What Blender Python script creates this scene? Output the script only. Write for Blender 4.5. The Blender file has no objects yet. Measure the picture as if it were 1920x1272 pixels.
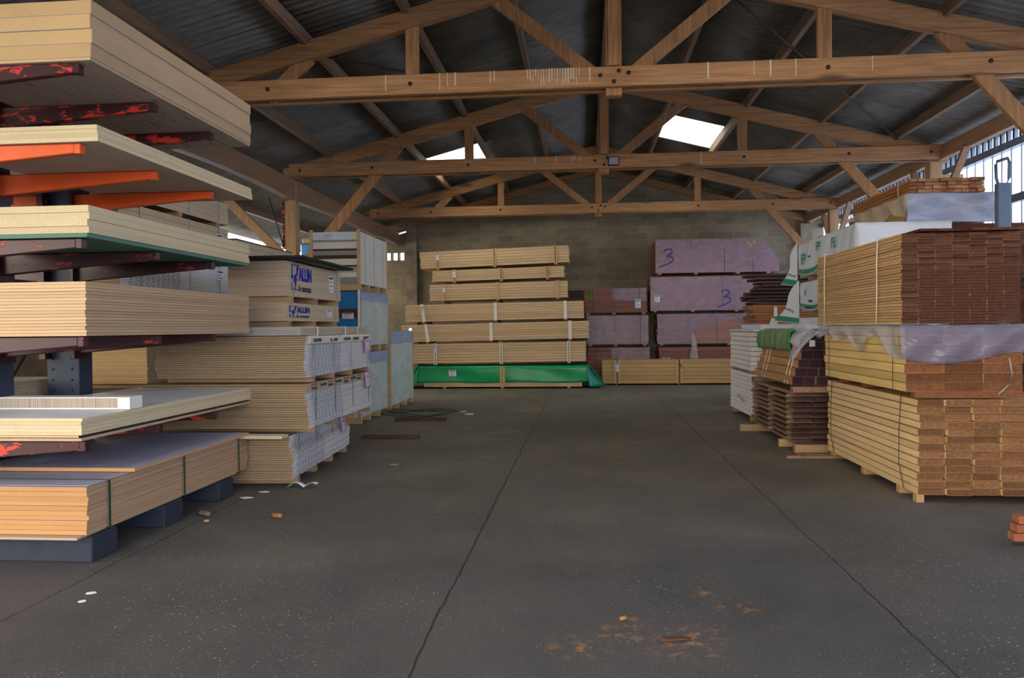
import bpy, math, random
from mathutils import Vector, Matrix, Euler
random.seed(7)
S = bpy.context.scene
COL = S.collection
PI = math.pi
R = random.uniform

# ------------------------------------------------------------------ materials
class NT:
    def __init__(s, name):
        s.m = bpy.data.materials.new(name); s.m.use_nodes = True
        s.t = s.m.node_tree; s.t.nodes.clear()
        s.out = s.n('ShaderNodeOutputMaterial')
    def n(s, typ, ins=None, **kw):
        nd = s.t.nodes.new(typ)
        for k, v in kw.items(): setattr(nd, k, v)
        if ins:
            for k, v in ins.items():
                if hasattr(v, 'is_output') or isinstance(v, bpy.types.NodeSocket): s.t.links.new(v, nd.inputs[k])
                else: nd.inputs[k].default_value = v
        return nd
    def math(s, op, a, b=0.0, c=None):
        ins = {0: a, 1: b}
        if c is not None: ins[2] = c
        return s.n('ShaderNodeMath', ins, operation=op).outputs[0]
    def mix(s, f, a, b, blend='MIX'):
        nd = s.n('ShaderNodeMix', None, data_type='RGBA', blend_type=blend)
        for i, v in ((0, f), (6, a), (7, b)):
            if isinstance(v, bpy.types.NodeSocket): s.t.links.new(v, nd.inputs[i])
            elif i == 0: nd.inputs[0].default_value = v
            else: nd.inputs[i].default_value = (*v, 1)
        return nd.outputs[2]
    def ramp(s, f, stops, interp='LINEAR'):
        nd = s.n('ShaderNodeValToRGB', {0: f}); cr = nd.color_ramp; cr.interpolation = interp
        while len(cr.elements) < len(stops): cr.elements.new(0.5)
        for e, (p, c) in zip(cr.elements, stops):
            e.position = p; e.color = (c, c, c, 1) if not isinstance(c, tuple) else (*c, 1)
        return nd.outputs[0]
    def coords(s, scale=(1, 1, 1), kind='Object', rnd=True):
        tc = s.n('ShaderNodeTexCoord').outputs[kind]
        loc = (0, 0, 0)
        mp = s.n('ShaderNodeMapping', {'Vector': tc, 'Scale': scale})
        if rnd:
            oi = s.n('ShaderNodeObjectInfo').outputs['Random']
            c = s.n('ShaderNodeCombineXYZ', {0: s.math('MULTIPLY', oi, 31.0), 1: s.math('MULTIPLY', oi, 17.0), 2: s.math('MULTIPLY', oi, 53.0)}).outputs[0]
            return s.n('ShaderNodeVectorMath', {0: mp.outputs[0], 1: c}, operation='ADD').outputs[0]
        return mp.outputs[0]
    def noise(s, vec, scale=5, detail=3, rough=.5, dist=0):
        return s.n('ShaderNodeTexNoise', {'Vector': vec, 'Scale': scale, 'Detail': detail, 'Roughness': rough, 'Distortion': dist}).outputs[0]
    def rand(s): return s.n('ShaderNodeObjectInfo').outputs['Random']
    def bsdf(s, col, rough=.7, bump=None, bstr=.2, spec=.3, metal=0.0, bdist=.01, **extra):
        ins = {'Roughness': rough, 'Specular IOR Level': spec, 'Metallic': metal}
        if isinstance(col, tuple): col = (*col, 1)
        ins['Base Color'] = col
        if bump is not None:
            ins['Normal'] = s.n('ShaderNodeBump', {'Height': bump, 'Strength': bstr, 'Distance': bdist}).outputs[0]
        ins.update(extra)
        b = s.n('ShaderNodeBsdfPrincipled', ins)
        s.t.links.new(b.outputs[0], s.out.inputs[0]); return b

def mul(c, k): return tuple(x * k for x in c)
M = {}
def wood(name, c, axis='y', var=.25, dark=.55, fine=60, rough=.7, knots=0.0, tint=None, spec=.25):
    """timber: grain stretched along an axis, tone varying from board to board"""
    t = NT(name)
    sc = {'x': (.35, 6, 6), 'y': (6, .35, 6), 'z': (6, 6, .35)}[axis]
    v = t.coords(sc)
    g = t.noise(v, 4, 5, .6, .6)
    f = t.noise(v, fine / 4, 2, .6)
    col = t.mix(t.ramp(g, [(.3, 0.0), (.7, 1.0)]), mul(c, dark), c)
    col = t.mix(t.math('MULTIPLY', f, .22), col, tint or mul(c, .5))
    r = t.rand()
    k = t.math('ADD', t.math('MULTIPLY', r, var * 2), 1 - var)
    col = t.mix(1.0, col, t.n('ShaderNodeCombineColor', {0: k, 1: k, 2: k}).outputs[0], 'MULTIPLY')
    if knots:
        vo = t.n('ShaderNodeTexVoronoi', {'Vector': t.coords((knots * (.35 if axis == 'x' else 1), knots * (.35 if axis == 'y' else 1), knots * (.35 if axis == 'z' else 1))), 'Scale': 3.0}).outputs[0]
        col = t.mix(t.ramp(vo, [(.05, 1.0), (.13, 0.0)]), col, mul(c, .3))
    t.bsdf(col, rough, bump=f, bstr=.25, spec=spec, bdist=.004)
    M[name] = t.m; return t.m
def endgrain(name, c, var=.3, scale=40, rough=.8):
    t = NT(name); v = t.coords()
    g = t.noise(v, scale, 4, .7); h = t.noise(v, 6, 2, .5)
    col = t.mix(t.ramp(g, [(.3, 0.), (.75, 1.)]), mul(c, .5), mul(c, 1.25))
    col = t.mix(t.math('MULTIPLY', h, .5), col, mul(c, .55))
    k = t.math('ADD', t.math('MULTIPLY', t.rand(), var * 2), 1 - var)
    col = t.mix(1.0, col, t.n('ShaderNodeCombineColor', {0: k, 1: k, 2: k}).outputs[0], 'MULTIPLY')
    t.bsdf(col, rough, bump=g, bstr=.3, spec=.15, bdist=.003)
    M[name] = t.m; return t.m
def board(name, c, var=.08, speck=0.0, rough=.75, scale=90, streak=0.0):
    """pressed board: fine even fibre or chips"""
    t = NT(name); v = t.coords()
    g = t.noise(v, scale, 3, .7); h = t.noise(v, 2.5, 3, .6)
    col = t.mix(t.ramp(g, [(.3, 0.), (.7, 1.)]), mul(c, 1 - .12 - speck), mul(c, 1.04))
    col = t.mix(t.math('MULTIPLY', t.ramp(h, [(.4, 0.), (.75, 1.)]), .35), col, mul(c, .78))
    if streak:
        s_ = t.noise(t.coords((14, .8, 3)), 3, 4, .7, 1.2)
        col = t.mix(t.ramp(s_, [(.52, 0.), (.68, streak)]), col, (.06, .05, .045))
    k = t.math('ADD', t.math('MULTIPLY', t.rand(), var * 2), 1 - var)
    col = t.mix(1.0, col, t.n('ShaderNodeCombineColor', {0: k, 1: k, 2: k}).outputs[0], 'MULTIPLY')
    t.bsdf(col, rough, bump=g, bstr=.15 + speck, spec=.2, bdist=.003)
    M[name] = t.m; return t.m
def plain(name, c, rough=.6, spec=.3, metal=0.0, nz=.1, scale=8, **kw):
    t = NT(name); g = t.noise(t.coords(), scale, 4, .6)
    col = t.mix(t.ramp(g, [(.35, 0.), (.7, 1.)]), mul(c, 1 - nz * 2), c)
    t.bsdf(col, rough, bump=g, bstr=.08, spec=spec, metal=metal, **kw)
    M[name] = t.m; return t.m
def film(name, c, alpha, rough=.25, wr=.5):
    """plastic film: partly see-through, creased"""
    t = NT(name); v = t.coords((1, 1, 1.6))
    g = t.noise(v, 4, 4, .55, .5)
    b = t.n('ShaderNodeBsdfPrincipled', {'Base Color': (*c, 1), 'Roughness': rough, 'Specular IOR Level': .6,
        'Normal': t.n('ShaderNodeBump', {'Height': g, 'Strength': wr, 'Distance': .05}).outputs[0]})
    tr = t.n('ShaderNodeBsdfTransparent')
    a = t.ramp(g, [(.3, max(0, alpha - .08)), (.7, min(1, alpha + .1))])
    mx = t.n('ShaderNodeMixShader', {0: a, 1: tr.outputs[0], 2: b.outputs[0]})
    t.t.links.new(mx.outputs[0], t.out.inputs[0]); M[name] = t.m; return t.m

wood('truss_wood', (.54, .285, .13), 'x', .16, .5, knots=.5, tint=(.13, .065, .035))
wood('truss_wood_z', (.54, .285, .13), 'z', .16, .5, knots=.5, tint=(.13, .065, .035))
wood('purlin_wood', (.30, .20, .125), 'y', .15, .55)
wood('beam_wood', (.36, .22, .13), 'y', .1, .6)
wood('post_wood', (.48, .31, .16), 'z', .1, .6, knots=.4)
wood('pine_side', (.88, .66, .36), 'y', .10, .82, knots=.8, tint=(.42, .22, .09))
endgrain('pine_end', (.27, .135, .065), .3)
wood('yellow_side', (.86, .62, .24), 'y', .22, .72, tint=(.30, .26, .16))
endgrain('yellow_end', (.25, .105, .05), .3)
wood('deck_side', (.70, .46, .22), 'y', .16, .75, tint=(.36, .19, .08))
endgrain('deck_end', (.13, .055, .036), .45)
wood('redwood_side', (.60, .24, .08), 'y', .18, .6)
endgrain('redwood_end', (.46, .24, .13), .4)
wood('whitewood_front', (.74, .54, .31), 'x', .09, .86, tint=(.45, .28, .14))
endgrain('whitewood_end', (.6, .42, .26), .15)
wood('fir_front', (.64, .42, .18), 'x', .10, .8, tint=(.36, .2, .09))
wood('meranti', (.33, .15, .115), 'x', .14, .7, tint=(.22, .08, .06))
endgrain('meranti_end', (.3, .14, .12), .2)
wood('meranti_pink', (.46, .25, .22), 'x', .08, .8, tint=(.34, .17, .15))
wood('meranti_block', (.42, .15, .075), 'x', .1, .6)
wood('dark_rough', (.12, .07, .055), 'x', .35, .5)
wood('azobe_side', (.66, .38, .16), 'y', .15, .65)
endgrain('azobe_end', (.055, .03, .045), .3)
wood('rough_plank', (.34, .21, .145), 'y', .3, .5)
endgrain('rough_plank_end', (.085, .045, .05), .3)
wood('bearer_wood', (.5, .33, .18), 'x', .15, .7)
wood('dark_timber', (.12, .055, .035), 'x', .1, .6)
board('mdf_face', (.58, .50, .42), streak=.7)
board('mdf_plain', (.52, .47, .44))
board('mdf_edge', (.70, .48, .235), scale=120)
board('mdf_edge_side', (.56, .39, .245), scale=120, speck=.06)
board('mdf_brown_edge', (.54, .29, .115), scale=120)
board('mdf_warm_edge', (.68, .48, .27), scale=120)
board('mdf_brown_side', (.52, .33, .20), scale=120, speck=.08)
board('cream_edge', (.70, .58, .35), scale=60)
board('cream_side', (.70, .58, .38), scale=60)
board('green_face', (.12, .26, .19))
board('white_face', (.74, .80, .93), rough=.35)
board('blue_lit_face', (.42, .45, .60), rough=.4)  # cool daylight on the upper faces, put into the board colour
board('chip_edge', (.40, .285, .165), speck=.3, scale=110)
board('chip_face', (.42, .33, .22), speck=.15)
board('chip_side', (.52, .44, .34), speck=.05)
board('chip_top', (.36, .34, .32))
board('mdf_tan', (.50, .38, .27), var=.05)
board('mdf_tan_side', (.66, .53, .36), var=.05)
board('worn_card', (.50, .40, .28), speck=.1)
plain('white_paint', (.87, .86, .83), .45, nz=.04)
plain('white_side', (.88, .87, .80), .5, nz=.04)
plain('offwhite_panel', (.84, .80, .68), .55, nz=.05)
plain('paper', (.82, .84, .92), .8, nz=.02)
plain('pink_paper', (.75, .52, .78), .8, nz=.03)
plain('tag_white', (.85, .82, .75), .7, nz=.02)
plain('ink', (.05, .06, .09), .7)
plain('ink_red', (.65, .10, .12), .7)
plain('ink_blue', (.02, .03, .42), .7, nz=.05)
plain('chalk_blue', (.035, .07, .42), .8, nz=.15, scale=40)
plain('spray_green', (.06, .55, .06), .8, nz=.15, scale=40)
plain('strap_green', (.015, .06, .035), .4)
plain('strap_blue', (.09, .15, .24), .4)
plain('strap_dark', (.03, .03, .035), .4)
plain('strap_pale', (.45, .47, .44), .4)
plain('strap_cord', (.82, .76, .66), .6)
plain('black_laminate', (.018, .018, .022), .45)
plain('steel_blue', (.055, .075, .115), .45, metal=.2)
plain('steel_grey', (.12, .17, .25), .4, metal=.1)
plain('steel_dark', (.03, .035, .05), .5)
plain('orange_paint', (.82, .115, .02), .32, spec=.5, nz=.05)
plain('concrete_block_base', (.035, .043, .065), .8)
plain('concrete', (.26, .225, .16), .9, nz=.2, scale=5)
plain('green_tarp', (.0, .40, .13), .35, spec=.5, nz=.12, scale=3)
plain('teal_tarp', (.0, .33, .24), .3, spec=.5)
plain('green_sack', (.22, .36, .15), .5, nz=.15)
plain('green_foil', (.02, .40, .13), .35)
plain('white_wrap', (.78, .84, .92), .42, nz=.05, scale=3)
plain('wrap_green', (.03, .30, .19), .45)
plain('wrap_inside', (.02, .03, .035), .6)
plain('logo_green', (.03, .30, .22), .6)
plain('blue_wrap', (.02, .25, .62), .35, spec=.5, nz=.15)
plain('ply', (.6, .42, .22), .7)
plain('ply_warm', (.66, .46, .22), .7)
plain('rust_chunk', (.45, .24, .10), .9, nz=.3, scale=30)
plain('stone_chip', (.22, .16, .13), .9)
plain('rubber_black', (.015, .02, .02), .5)
plain('bolt_steel', (.05, .04, .035), .5, metal=.4)
plain('droppings', (.75, .66, .52), .9, nz=.1)
plain('zinc', (.30, .33, .36), .35, metal=.6)
film('clear_film', (.62, .64, .74), .30)
film('blue_film', (.30, .29, .42), .40, .2, .7)
film('bag_film', (.45, .52, .70), .78, .2, .9)
film('dusty_film', (.42, .36, .48), .42, .35, .2)
film('mauve_film', (.50, .38, .50), .46, .4, .15)
film('tan_film', (.72, .58, .42), .72, .35)
film('panel_film', (.62, .80, .76), .42, .3, .15)
film('panel_blue_film', (.30, .48, .80), .62, .3, .15)

# flaking paint on the rack arms
def flaking(name, base, paint, cover):
    t = NT(name); v = t.coords((1, 3, 3))
    g = t.noise(v, 5, 6, .7, .3)
    f = t.ramp(g, [(cover, 0.), (cover + .02, 1.)])
    b = t.bsdf(t.mix(f, base, paint), .35, bump=f, bstr=.4, spec=.5, bdist=.003); M[name] = t.m
flaking('worn_red', (.05, .012, .014), (.72, .04, .022), .53)
flaking('dark_red', (.045, .01, .014), (.42, .03, .02), .60)

# printed rows of blue marks near one end of every particleboard edge
def printed_edge():
    t = NT('printed_edge'); v = t.coords()
    gen = t.n('ShaderNodeSeparateXYZ', {0: t.n('ShaderNodeTexCoord').outputs['Generated']})
    y, z = gen.outputs[1], gen.outputs[2]
    band = t.math('MULTIPLY', t.math('LESS_THAN', y, .50), t.math('GREATER_THAN', y, .06))
    row = t.math('LESS_THAN', t.math('ABSOLUTE', t.math('SUBTRACT', z, .45)), .2)
    oy = t.n('ShaderNodeSeparateXYZ', {0: t.coords(rnd=False)}).outputs[1]
    ph = t.math('ADD', t.math('MULTIPLY', oy, 9.0), t.math('MULTIPLY', t.rand(), .25))
    dash = t.math('LESS_THAN', t.math('FRACT', ph), .78)
    f = t.math('MULTIPLY', t.math('MULTIPLY', band, row), t.math('MULTIPLY', dash, .85))
    g = t.noise(v, 60, 3)
    col = t.mix(g, (.70, .71, .74), (.84, .85, .87))
    col = t.mix(f, col, (.05, .075, .22))
    t.bsdf(col, .6, spec=.3); M['printed_edge'] = t.m
printed_edge()

# asphalt / concrete floor
def floor_mat():
    t = NT('floor_mat')
    v = t.coords(kind='Object', rnd=False)
    n1 = t.noise(v, .45, 5, .6, .4); n2 = t.noise(v, 3, 5, .65); n3 = t.noise(v, 90, 3, .7)
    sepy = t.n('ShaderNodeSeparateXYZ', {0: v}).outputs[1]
    depth_light = t.ramp(t.math('ADD', t.math('DIVIDE', sepy, 20.0), t.math('MULTIPLY', t.noise(v, .7, 4, .6), .35)), [(.42, 0.), (.74, 1.)])  # cool near light and warmer far light painted into the floor colour
    c1 = t.mix(depth_light, (.044, .046, .055), (.125, .112, .082)); c2 = t.mix(depth_light, (.094, .093, .098), (.245, .215, .15))
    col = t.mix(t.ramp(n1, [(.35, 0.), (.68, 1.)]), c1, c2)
    col = t.mix(t.ramp(n2, [(.4, 0.), (.75, .6)]), col, (.09, .085, .083))
    col = t.mix(t.ramp(n3, [(.5, 0.), (.75, .5)]), col, (.26, .25, .24))
    sep = t.n('ShaderNodeSeparateXYZ', {0: v}); X, Y = sep.outputs[0], sep.outputs[1]
    # light grit
    vo = t.n('ShaderNodeTexVoronoi', {'Vector': v, 'Scale': 48.0}); d = vo.outputs['Distance']
    rc = t.n('ShaderNodeSeparateColor', {0: vo.outputs['Color']}).outputs[0]
    lim = t.math('MULTIPLY', t.ramp(rc, [(.60, 0.), (1., 1.)]), .30)
    patch = t.ramp(t.noise(v, .6, 3, .6), [(.44, .06), (.62, 1.)])
    sp = t.math('MULTIPLY', t.math('LESS_THAN', d, lim), patch)
    near = t.ramp(t.math('DIVIDE', Y, 14.0), [(.15, 1.), (.8, .35)])
    col = t.mix(t.math('MULTIPLY', t.math('MULTIPLY', sp, .55), near), col, (.85, .78, .62))
    # expansion joints
    wob = t.math('MULTIPLY', t.math('SUBTRACT', t.noise(v, 1.3, 5, .7), .5), .09)
    joint = None
    for x0, wd in ((-.825, .0065), (1.675, .006), (-3.24, .006)):
        a = t.math('LESS_THAN', t.math('ABSOLUTE', t.math('SUBTRACT', t.math('ADD', X, wob), x0)), wd)
        joint = a if joint is None else t.math('MAXIMUM', joint, a)
    for y0, wd in ((9.38, .008), (17.2, .012)):
        a = t.math('LESS_THAN', t.math('ABSOLUTE', t.math('SUBTRACT', t.math('ADD', Y, wob), y0)), wd)
        a = t.math('MULTIPLY', a, t.math('GREATER_THAN', t.noise(v, 2.2, 2), .47))
        joint = t.math('MAXIMUM', joint, a)
    col = t.mix(t.math('MULTIPLY', joint, .85), col, (.012, .011, .010))
    # rust-brown stains
    for (sx, sy, r) in ((-.05, 3.9, .12), (.15, 4.07, .11), (.24, 4.25, .07), (.48, 3.98, .17), (.85, 4.5, .10), (.70, 4.72, .06), (.62, 4.12, .1)):
        dd = t.n('ShaderNodeVectorMath', {0: v, 1: (sx, sy, 0)}, operation='DISTANCE').outputs['Value']
        k = t.ramp(t.math('DIVIDE', dd, r * 1.6), [(.0, 1.), (1., 0.)])
        k = t.math('MULTIPLY', k, t.ramp(t.noise(v, 14, 4, .7), [(.50, 0.), (.66, .75)]))
        col = t.mix(k, col, (.60, .27, .07))
    # long dark tyre marks
    tm = t.noise(t.coords((3.0, .12, 1), rnd=False), 2.0, 3, .6)
    col = t.mix(t.ramp(tm, [(.55, 0.), (.75, .35)]), col, (.08, .073, .065))
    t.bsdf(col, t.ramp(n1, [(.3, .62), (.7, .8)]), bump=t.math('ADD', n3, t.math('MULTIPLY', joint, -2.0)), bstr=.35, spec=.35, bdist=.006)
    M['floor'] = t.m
floor_mat()
def block_mat():
    t = NT('block_wall')
    v = t.coords(rnd=False); sp = t.n('ShaderNodeSeparateXYZ', {0: v})
    cv = t.n('ShaderNodeCombineXYZ', {0: t.math('ADD', sp.outputs[0], sp.outputs[1]), 1: sp.outputs[2]}).outputs[0]
    b = t.n('ShaderNodeTexBrick', {'Vector': cv, 'Color1': (.20, .175, .12, 1), 'Color2': (.30, .26, .175, 1), 'Mortar': (.33, .29, .21, 1),
        'Scale': 1.0, 'Mortar Size': .009, 'Mortar Smooth': .2, 'Bias': 0.0, 'Brick Width': .5, 'Row Height': .2})
    n1 = t.noise(v, 1.2, 4, .6); n2 = t.noise(v, 30, 4, .7)
    col = t.mix(t.ramp(n1, [(.35, 0.), (.7, .6)]), b.outputs[0], (.13, .11, .075))
    col = t.mix(t.ramp(n2, [(.45, 0.), (.8, .45)]), col, (.36, .32, .24))
    t.bsdf(col, .9, bump=t.math('SUBTRACT', t.math('MULTIPLY', n2, .4), b.outputs['Fac']), bstr=.5, spec=.1, bdist=.01); M['block'] = t.m
block_mat()
def roof_mat():
    t = NT('roof_sheet'); v = t.coords(rnd=False)
    n1 = t.noise(v, .8, 5, .65, .5); n2 = t.noise(t.coords((.6, 5, 5), rnd=False), 3, 4, .7)
    col = t.mix(t.ramp(n1, [(.3, 0.), (.7, 1.)]), (.13, .128, .118), (.27, .26, .23))
    col = t.mix(t.ramp(n2, [(.5, 0.), (.75, .6)]), col, (.07, .068, .06))
    # sheet lap every 1.1 m
    sp = t.n('ShaderNodeSeparateXYZ', {0: v})
    m = t.math('LESS_THAN', t.math('FRACT', t.math('DIVIDE', sp.outputs[1], 1.06)), .012)
    col = t.mix(t.math('MULTIPLY', m, .7), col, (.03, .03, .03))
    t.bsdf(col, .85, bump=n2, bstr=.2, spec=.15); M['roof'] = t.m
roof_mat()
def trans_mat(name, c, k=.9):
    t = NT(name); v = t.coords(rnd=False)
    g = t.noise(v, 2, 3)
    a = t.n('ShaderNodeBsdfTranslucent', {'Color': (*c, 1)})
    d = t.n('ShaderNodeBsdfDiffuse', {'Color': (*c, 1)})
    mx = t.n('ShaderNodeMixShader', {0: k, 1: d.outputs[0], 2: a.outputs[0]})
    t.t.links.new(mx.outputs[0], t.out.inputs[0]); M[name] = t.m
trans_mat('skylight_sheet', (.96, .90, .72))
trans_mat('cladding_sheet', (.80, .84, .93))

# ------------------------------------------------------------------ mesh building
class MB:
    def __init__(s): s.v = []; s.f = []; s.mi = []; s.smooth = []
    def add(s, vs, fs, mi=0, sm=False):
        o = len(s.v); s.v += [tuple(p) for p in vs]
        for k, f in enumerate(fs):
            s.f.append(tuple(o + i for i in f)); s.mi.append(mi[k] if isinstance(mi, (list, tuple)) else mi); s.smooth.append(sm)
        return s
    def box(s, x0, x1, y0, y1, z0, z1, mi=0, ends=None):
        vs = [(x0, y0, z0), (x1, y0, z0), (x1, y1, z0), (x0, y1, z0), (x0, y0, z1), (x1, y0, z1), (x1, y1, z1), (x0, y1, z1)]
        fs = [(0, 3, 2, 1), (4, 5, 6, 7), (0, 1, 5, 4), (2, 3, 7, 6), (1, 2, 6, 5), (3, 0, 4, 7)]   # bottom top -y +y +x -x
        return s.add(vs, fs, ends if ends else mi)
    def beam(s, p, q, w, h, up=(0, 0, 1), mi=0):
        p = Vector(p); q = Vector(q); d = (q - p).normalized(); up = Vector(up)
        sx = d.cross(up).normalized(); u = sx.cross(d).normalized()
        vs = []
        for c in (p, q):
            for a, b in ((-1, -1), (1, -1), (1, 1), (-1, 1)): vs.append(c + sx * (a * w / 2) + u * (b * h / 2))
        return s.add(vs, [(0, 1, 2, 3), (7, 6, 5, 4), (0, 4, 5, 1), (1, 5, 6, 2), (2, 6, 7, 3), (3, 7, 4, 0)], mi)
    def tube(s, pts, r, n=8, mi=0, closed=False):
        pts = [Vector(p) for p in pts]; rings = []
        for i, p in enumerate(pts):
            a = pts[(i - 1) % len(pts)] if (i > 0 or closed) else p; b = pts[(i + 1) % len(pts)] if (i < len(pts) - 1 or closed) else p
            d = (b - a).normalized(); u = Vector((0, 0, 1)) if abs(d.z) < .9 else Vector((1, 0, 0))
            x = d.cross(u).normalized(); y = x.cross(d)
            rr = r[i] if isinstance(r, (list, tuple)) else r
            rings.append([p + (x * math.cos(2 * PI * k / n) + y * math.sin(2 * PI * k / n)) * rr for k in range(n)])
        vs = [v for rg in rings for v in rg]; fs = []
        m = len(pts); L = m if closed else m - 1
        for i in range(L):
            j = (i + 1) % m
            for k in range(n): fs.append((i * n + k, i * n + (k + 1) % n, j * n + (k + 1) % n, j * n + k))
        if not closed: fs += [tuple(range(n))[::-1], tuple((m - 1) * n + k for k in range(n))]
        return s.add(vs, fs, mi, True)
    def prism(s, poly, y0, y1, axis='y', mi=0):
        """extrude a 2-d outline; axis y: poly in x,z; axis x: poly in y,z; axis z: poly in x,y"""
        def P(a, b, t): return {'y': (a, t, b), 'x': (t, a, b), 'z': (a, b, t)}[axis]
        n = len(poly); vs = [P(a, b, y0) for a, b in poly] + [P(a, b, y1) for a, b in poly]
        fs = [tuple(range(n)), tuple(range(2 * n - 1, n - 1, -1))] + [(i, i + n, (i + 1) % n + n, (i + 1) % n) for i in range(n)]
        return s.add(vs, fs, mi)
    def grid(s, fn, nu, nv, mi=0, sm=True):
        vs = [fn(i / nu, j / nv) for j in range(nv + 1) for i in range(nu + 1)]
        fs = [(j * (nu + 1) + i, j * (nu + 1) + i + 1, (j + 1) * (nu + 1) + i + 1, (j + 1) * (nu + 1) + i) for j in range(nv) for i in range(nu)]
        return s.add(vs, fs, mi, sm)
    def mesh(s, name, mats):
        me = bpy.data.meshes.new(name); me.from_pydata([tuple(v) for v in s.v], [], s.f)
        for m in (mats if isinstance(mats, (list, tuple)) else [mats]): me.materials.append(M[m])
        me.polygons.foreach_set('material_index', s.mi); me.polygons.foreach_set('use_smooth', s.smooth)
        me.update(); return me
    def build(s, name, mats, parent=None, loc=None, bevel=0, solid=0, recenter=True):
        if recenter and loc is None and s.v:
            xs, ys, zs = zip(*[tuple(v) for v in s.v])
            c = ((min(xs) + max(xs)) / 2, (min(ys) + max(ys)) / 2, min(zs))
            s.v = [(v[0] - c[0], v[1] - c[1], v[2] - c[2]) for v in s.v]; loc = c
        o = bpy.data.objects.new(name, s.mesh(name, mats)); COL.objects.link(o)
        o.location = loc or (0, 0, 0); o.parent = parent
        if bevel:
            b = o.modifiers.new('bevel', 'BEVEL'); b.width = bevel; b.segments = 1; b.limit_method = 'ANGLE'
        if solid:
            b = o.modifiers.new('solid', 'SOLIDIFY'); b.thickness = solid; b.offset = 0
        return o
def tag(o, label, cat, group=None, kind=None):
    if label: o['label'] = label
    if cat: o['category'] = cat
    if group: o['group'] = group
    if kind: o['kind'] = kind
    return o
def thing(name, label, cat, loc=(0, 0, 0), rz=0, ry=0, group=None):
    o = bpy.data.objects.new(name, None); COL.objects.link(o); o.location = loc; o.rotation_euler = (0, ry, rz); o.empty_display_size = .2
    return tag(o, label, cat, group)
def struct(o): o['kind'] = 'structure'; return o
def inst(src, parent, loc, rz=0, ry=0, name=None):
    o = src.copy(); COL.objects.link(o); o.parent = parent; o.location = loc; o.rotation_euler = (0, ry, rz)
    if name: o.name = name
    return o
def child_in(child_mb, name, mats, parent_mesh, **kw):
    """a sub-part given in its thing's coordinates, parented to a part whose own origin is moved"""
    o = child_mb.build(name, mats, parent_mesh, **kw)
    o.location = Vector(o.location) - Vector(parent_mesh.location); return o
def text_mesh(txt, size, mat, name, parent, loc, rot, thick=.0015, xs=1.0, shear=0, fit=None, bold=0):
    cu = bpy.data.curves.new('txt', 'FONT'); cu.body = txt; cu.size = size; cu.extrude = thick; cu.shear = shear; cu.offset = size * .012 + bold
    t = bpy.data.objects.new('txt', cu); COL.objects.link(t)
    dg = bpy.context.evaluated_depsgraph_get(); me = bpy.data.meshes.new_from_object(t.evaluated_get(dg))
    bpy.data.objects.remove(t); bpy.data.curves.remove(cu)
    me.materials.clear(); me.materials.append(M[mat]); me.transform(Matrix.Diagonal((xs, 1, 1, 1)))
    if fit:
        a = [v.co.x for v in me.vertices]; b = [v.co.y for v in me.vertices]
        me.transform(Matrix.Diagonal((fit[0] / (max(a) - min(a)), fit[1] / (max(b) - min(b)), 1, 1)) @ Matrix.Translation((-min(a), -min(b), 0)))
    o = bpy.data.objects.new(name, me); COL.objects.link(o); o.parent = parent; o.location = loc; o.rotation_euler = rot
    return o
FACE_PX = (PI / 2, 0, PI / 2); FACE_NX = (PI / 2, 0, -PI / 2); FACE_NY = (PI / 2, 0, 0)

def ring(mb, axis, at, a0, a1, z0, z1, w=.016, t=.003, sag=0):
    """a strap loop round a load; axis = the direction the load runs"""
    g = .004
    for (b0, b1, c0, c1) in ((a0 - g - t, a1 + g + t, z1 + g, z1 + g + t), (a0 - g - t, a1 + g + t, z0 - g - t, z0 - g), (a0 - g - t, a0 - g, z0 - g, z1 + g), (a1 + g, a1 + g + t, z0 - g, z1 + g)):
        if axis == 'y': mb.box(b0, b1, at - w / 2, at + w / 2, c0, c1)
        else: mb.box(at - w / 2, at + w / 2, b0, b1, c0, c1)
    return mb

def paper_label(parent, pos, w, h, face='x', mat='paper', name='paper_label', lines=4):
    """a stuck-on sheet with printed lines; pos = centre, face = +x, -x or -y"""
    mb = MB(); x, y, z = pos
    def bar(u0, u1, v0, v1, off, mi):
        if face == 'x': mb.box(x, x + off, y + u0, y + u1, z + v0, z + v1, mi)
        elif face == '-x': mb.box(x - off, x, y - u1, y - u0, z + v0, z + v1, mi)
        else: mb.box(x + u0, x + u1, y - off, y, z + v0, z + v1, mi)
    bar(-w / 2, w / 2, -h / 2, h / 2, .003, 0)
    for i in range(lines):
        v = h * (.36 - .72 * i / max(1, lines - 1)); th = h * (.06 if i == 0 else .025)
        bar(-w * .4, w * (.1 if i % 2 else .35), v - th, v + th, .0045, 1)
    return mb.build(name, [mat, 'ink'], parent)

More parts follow.
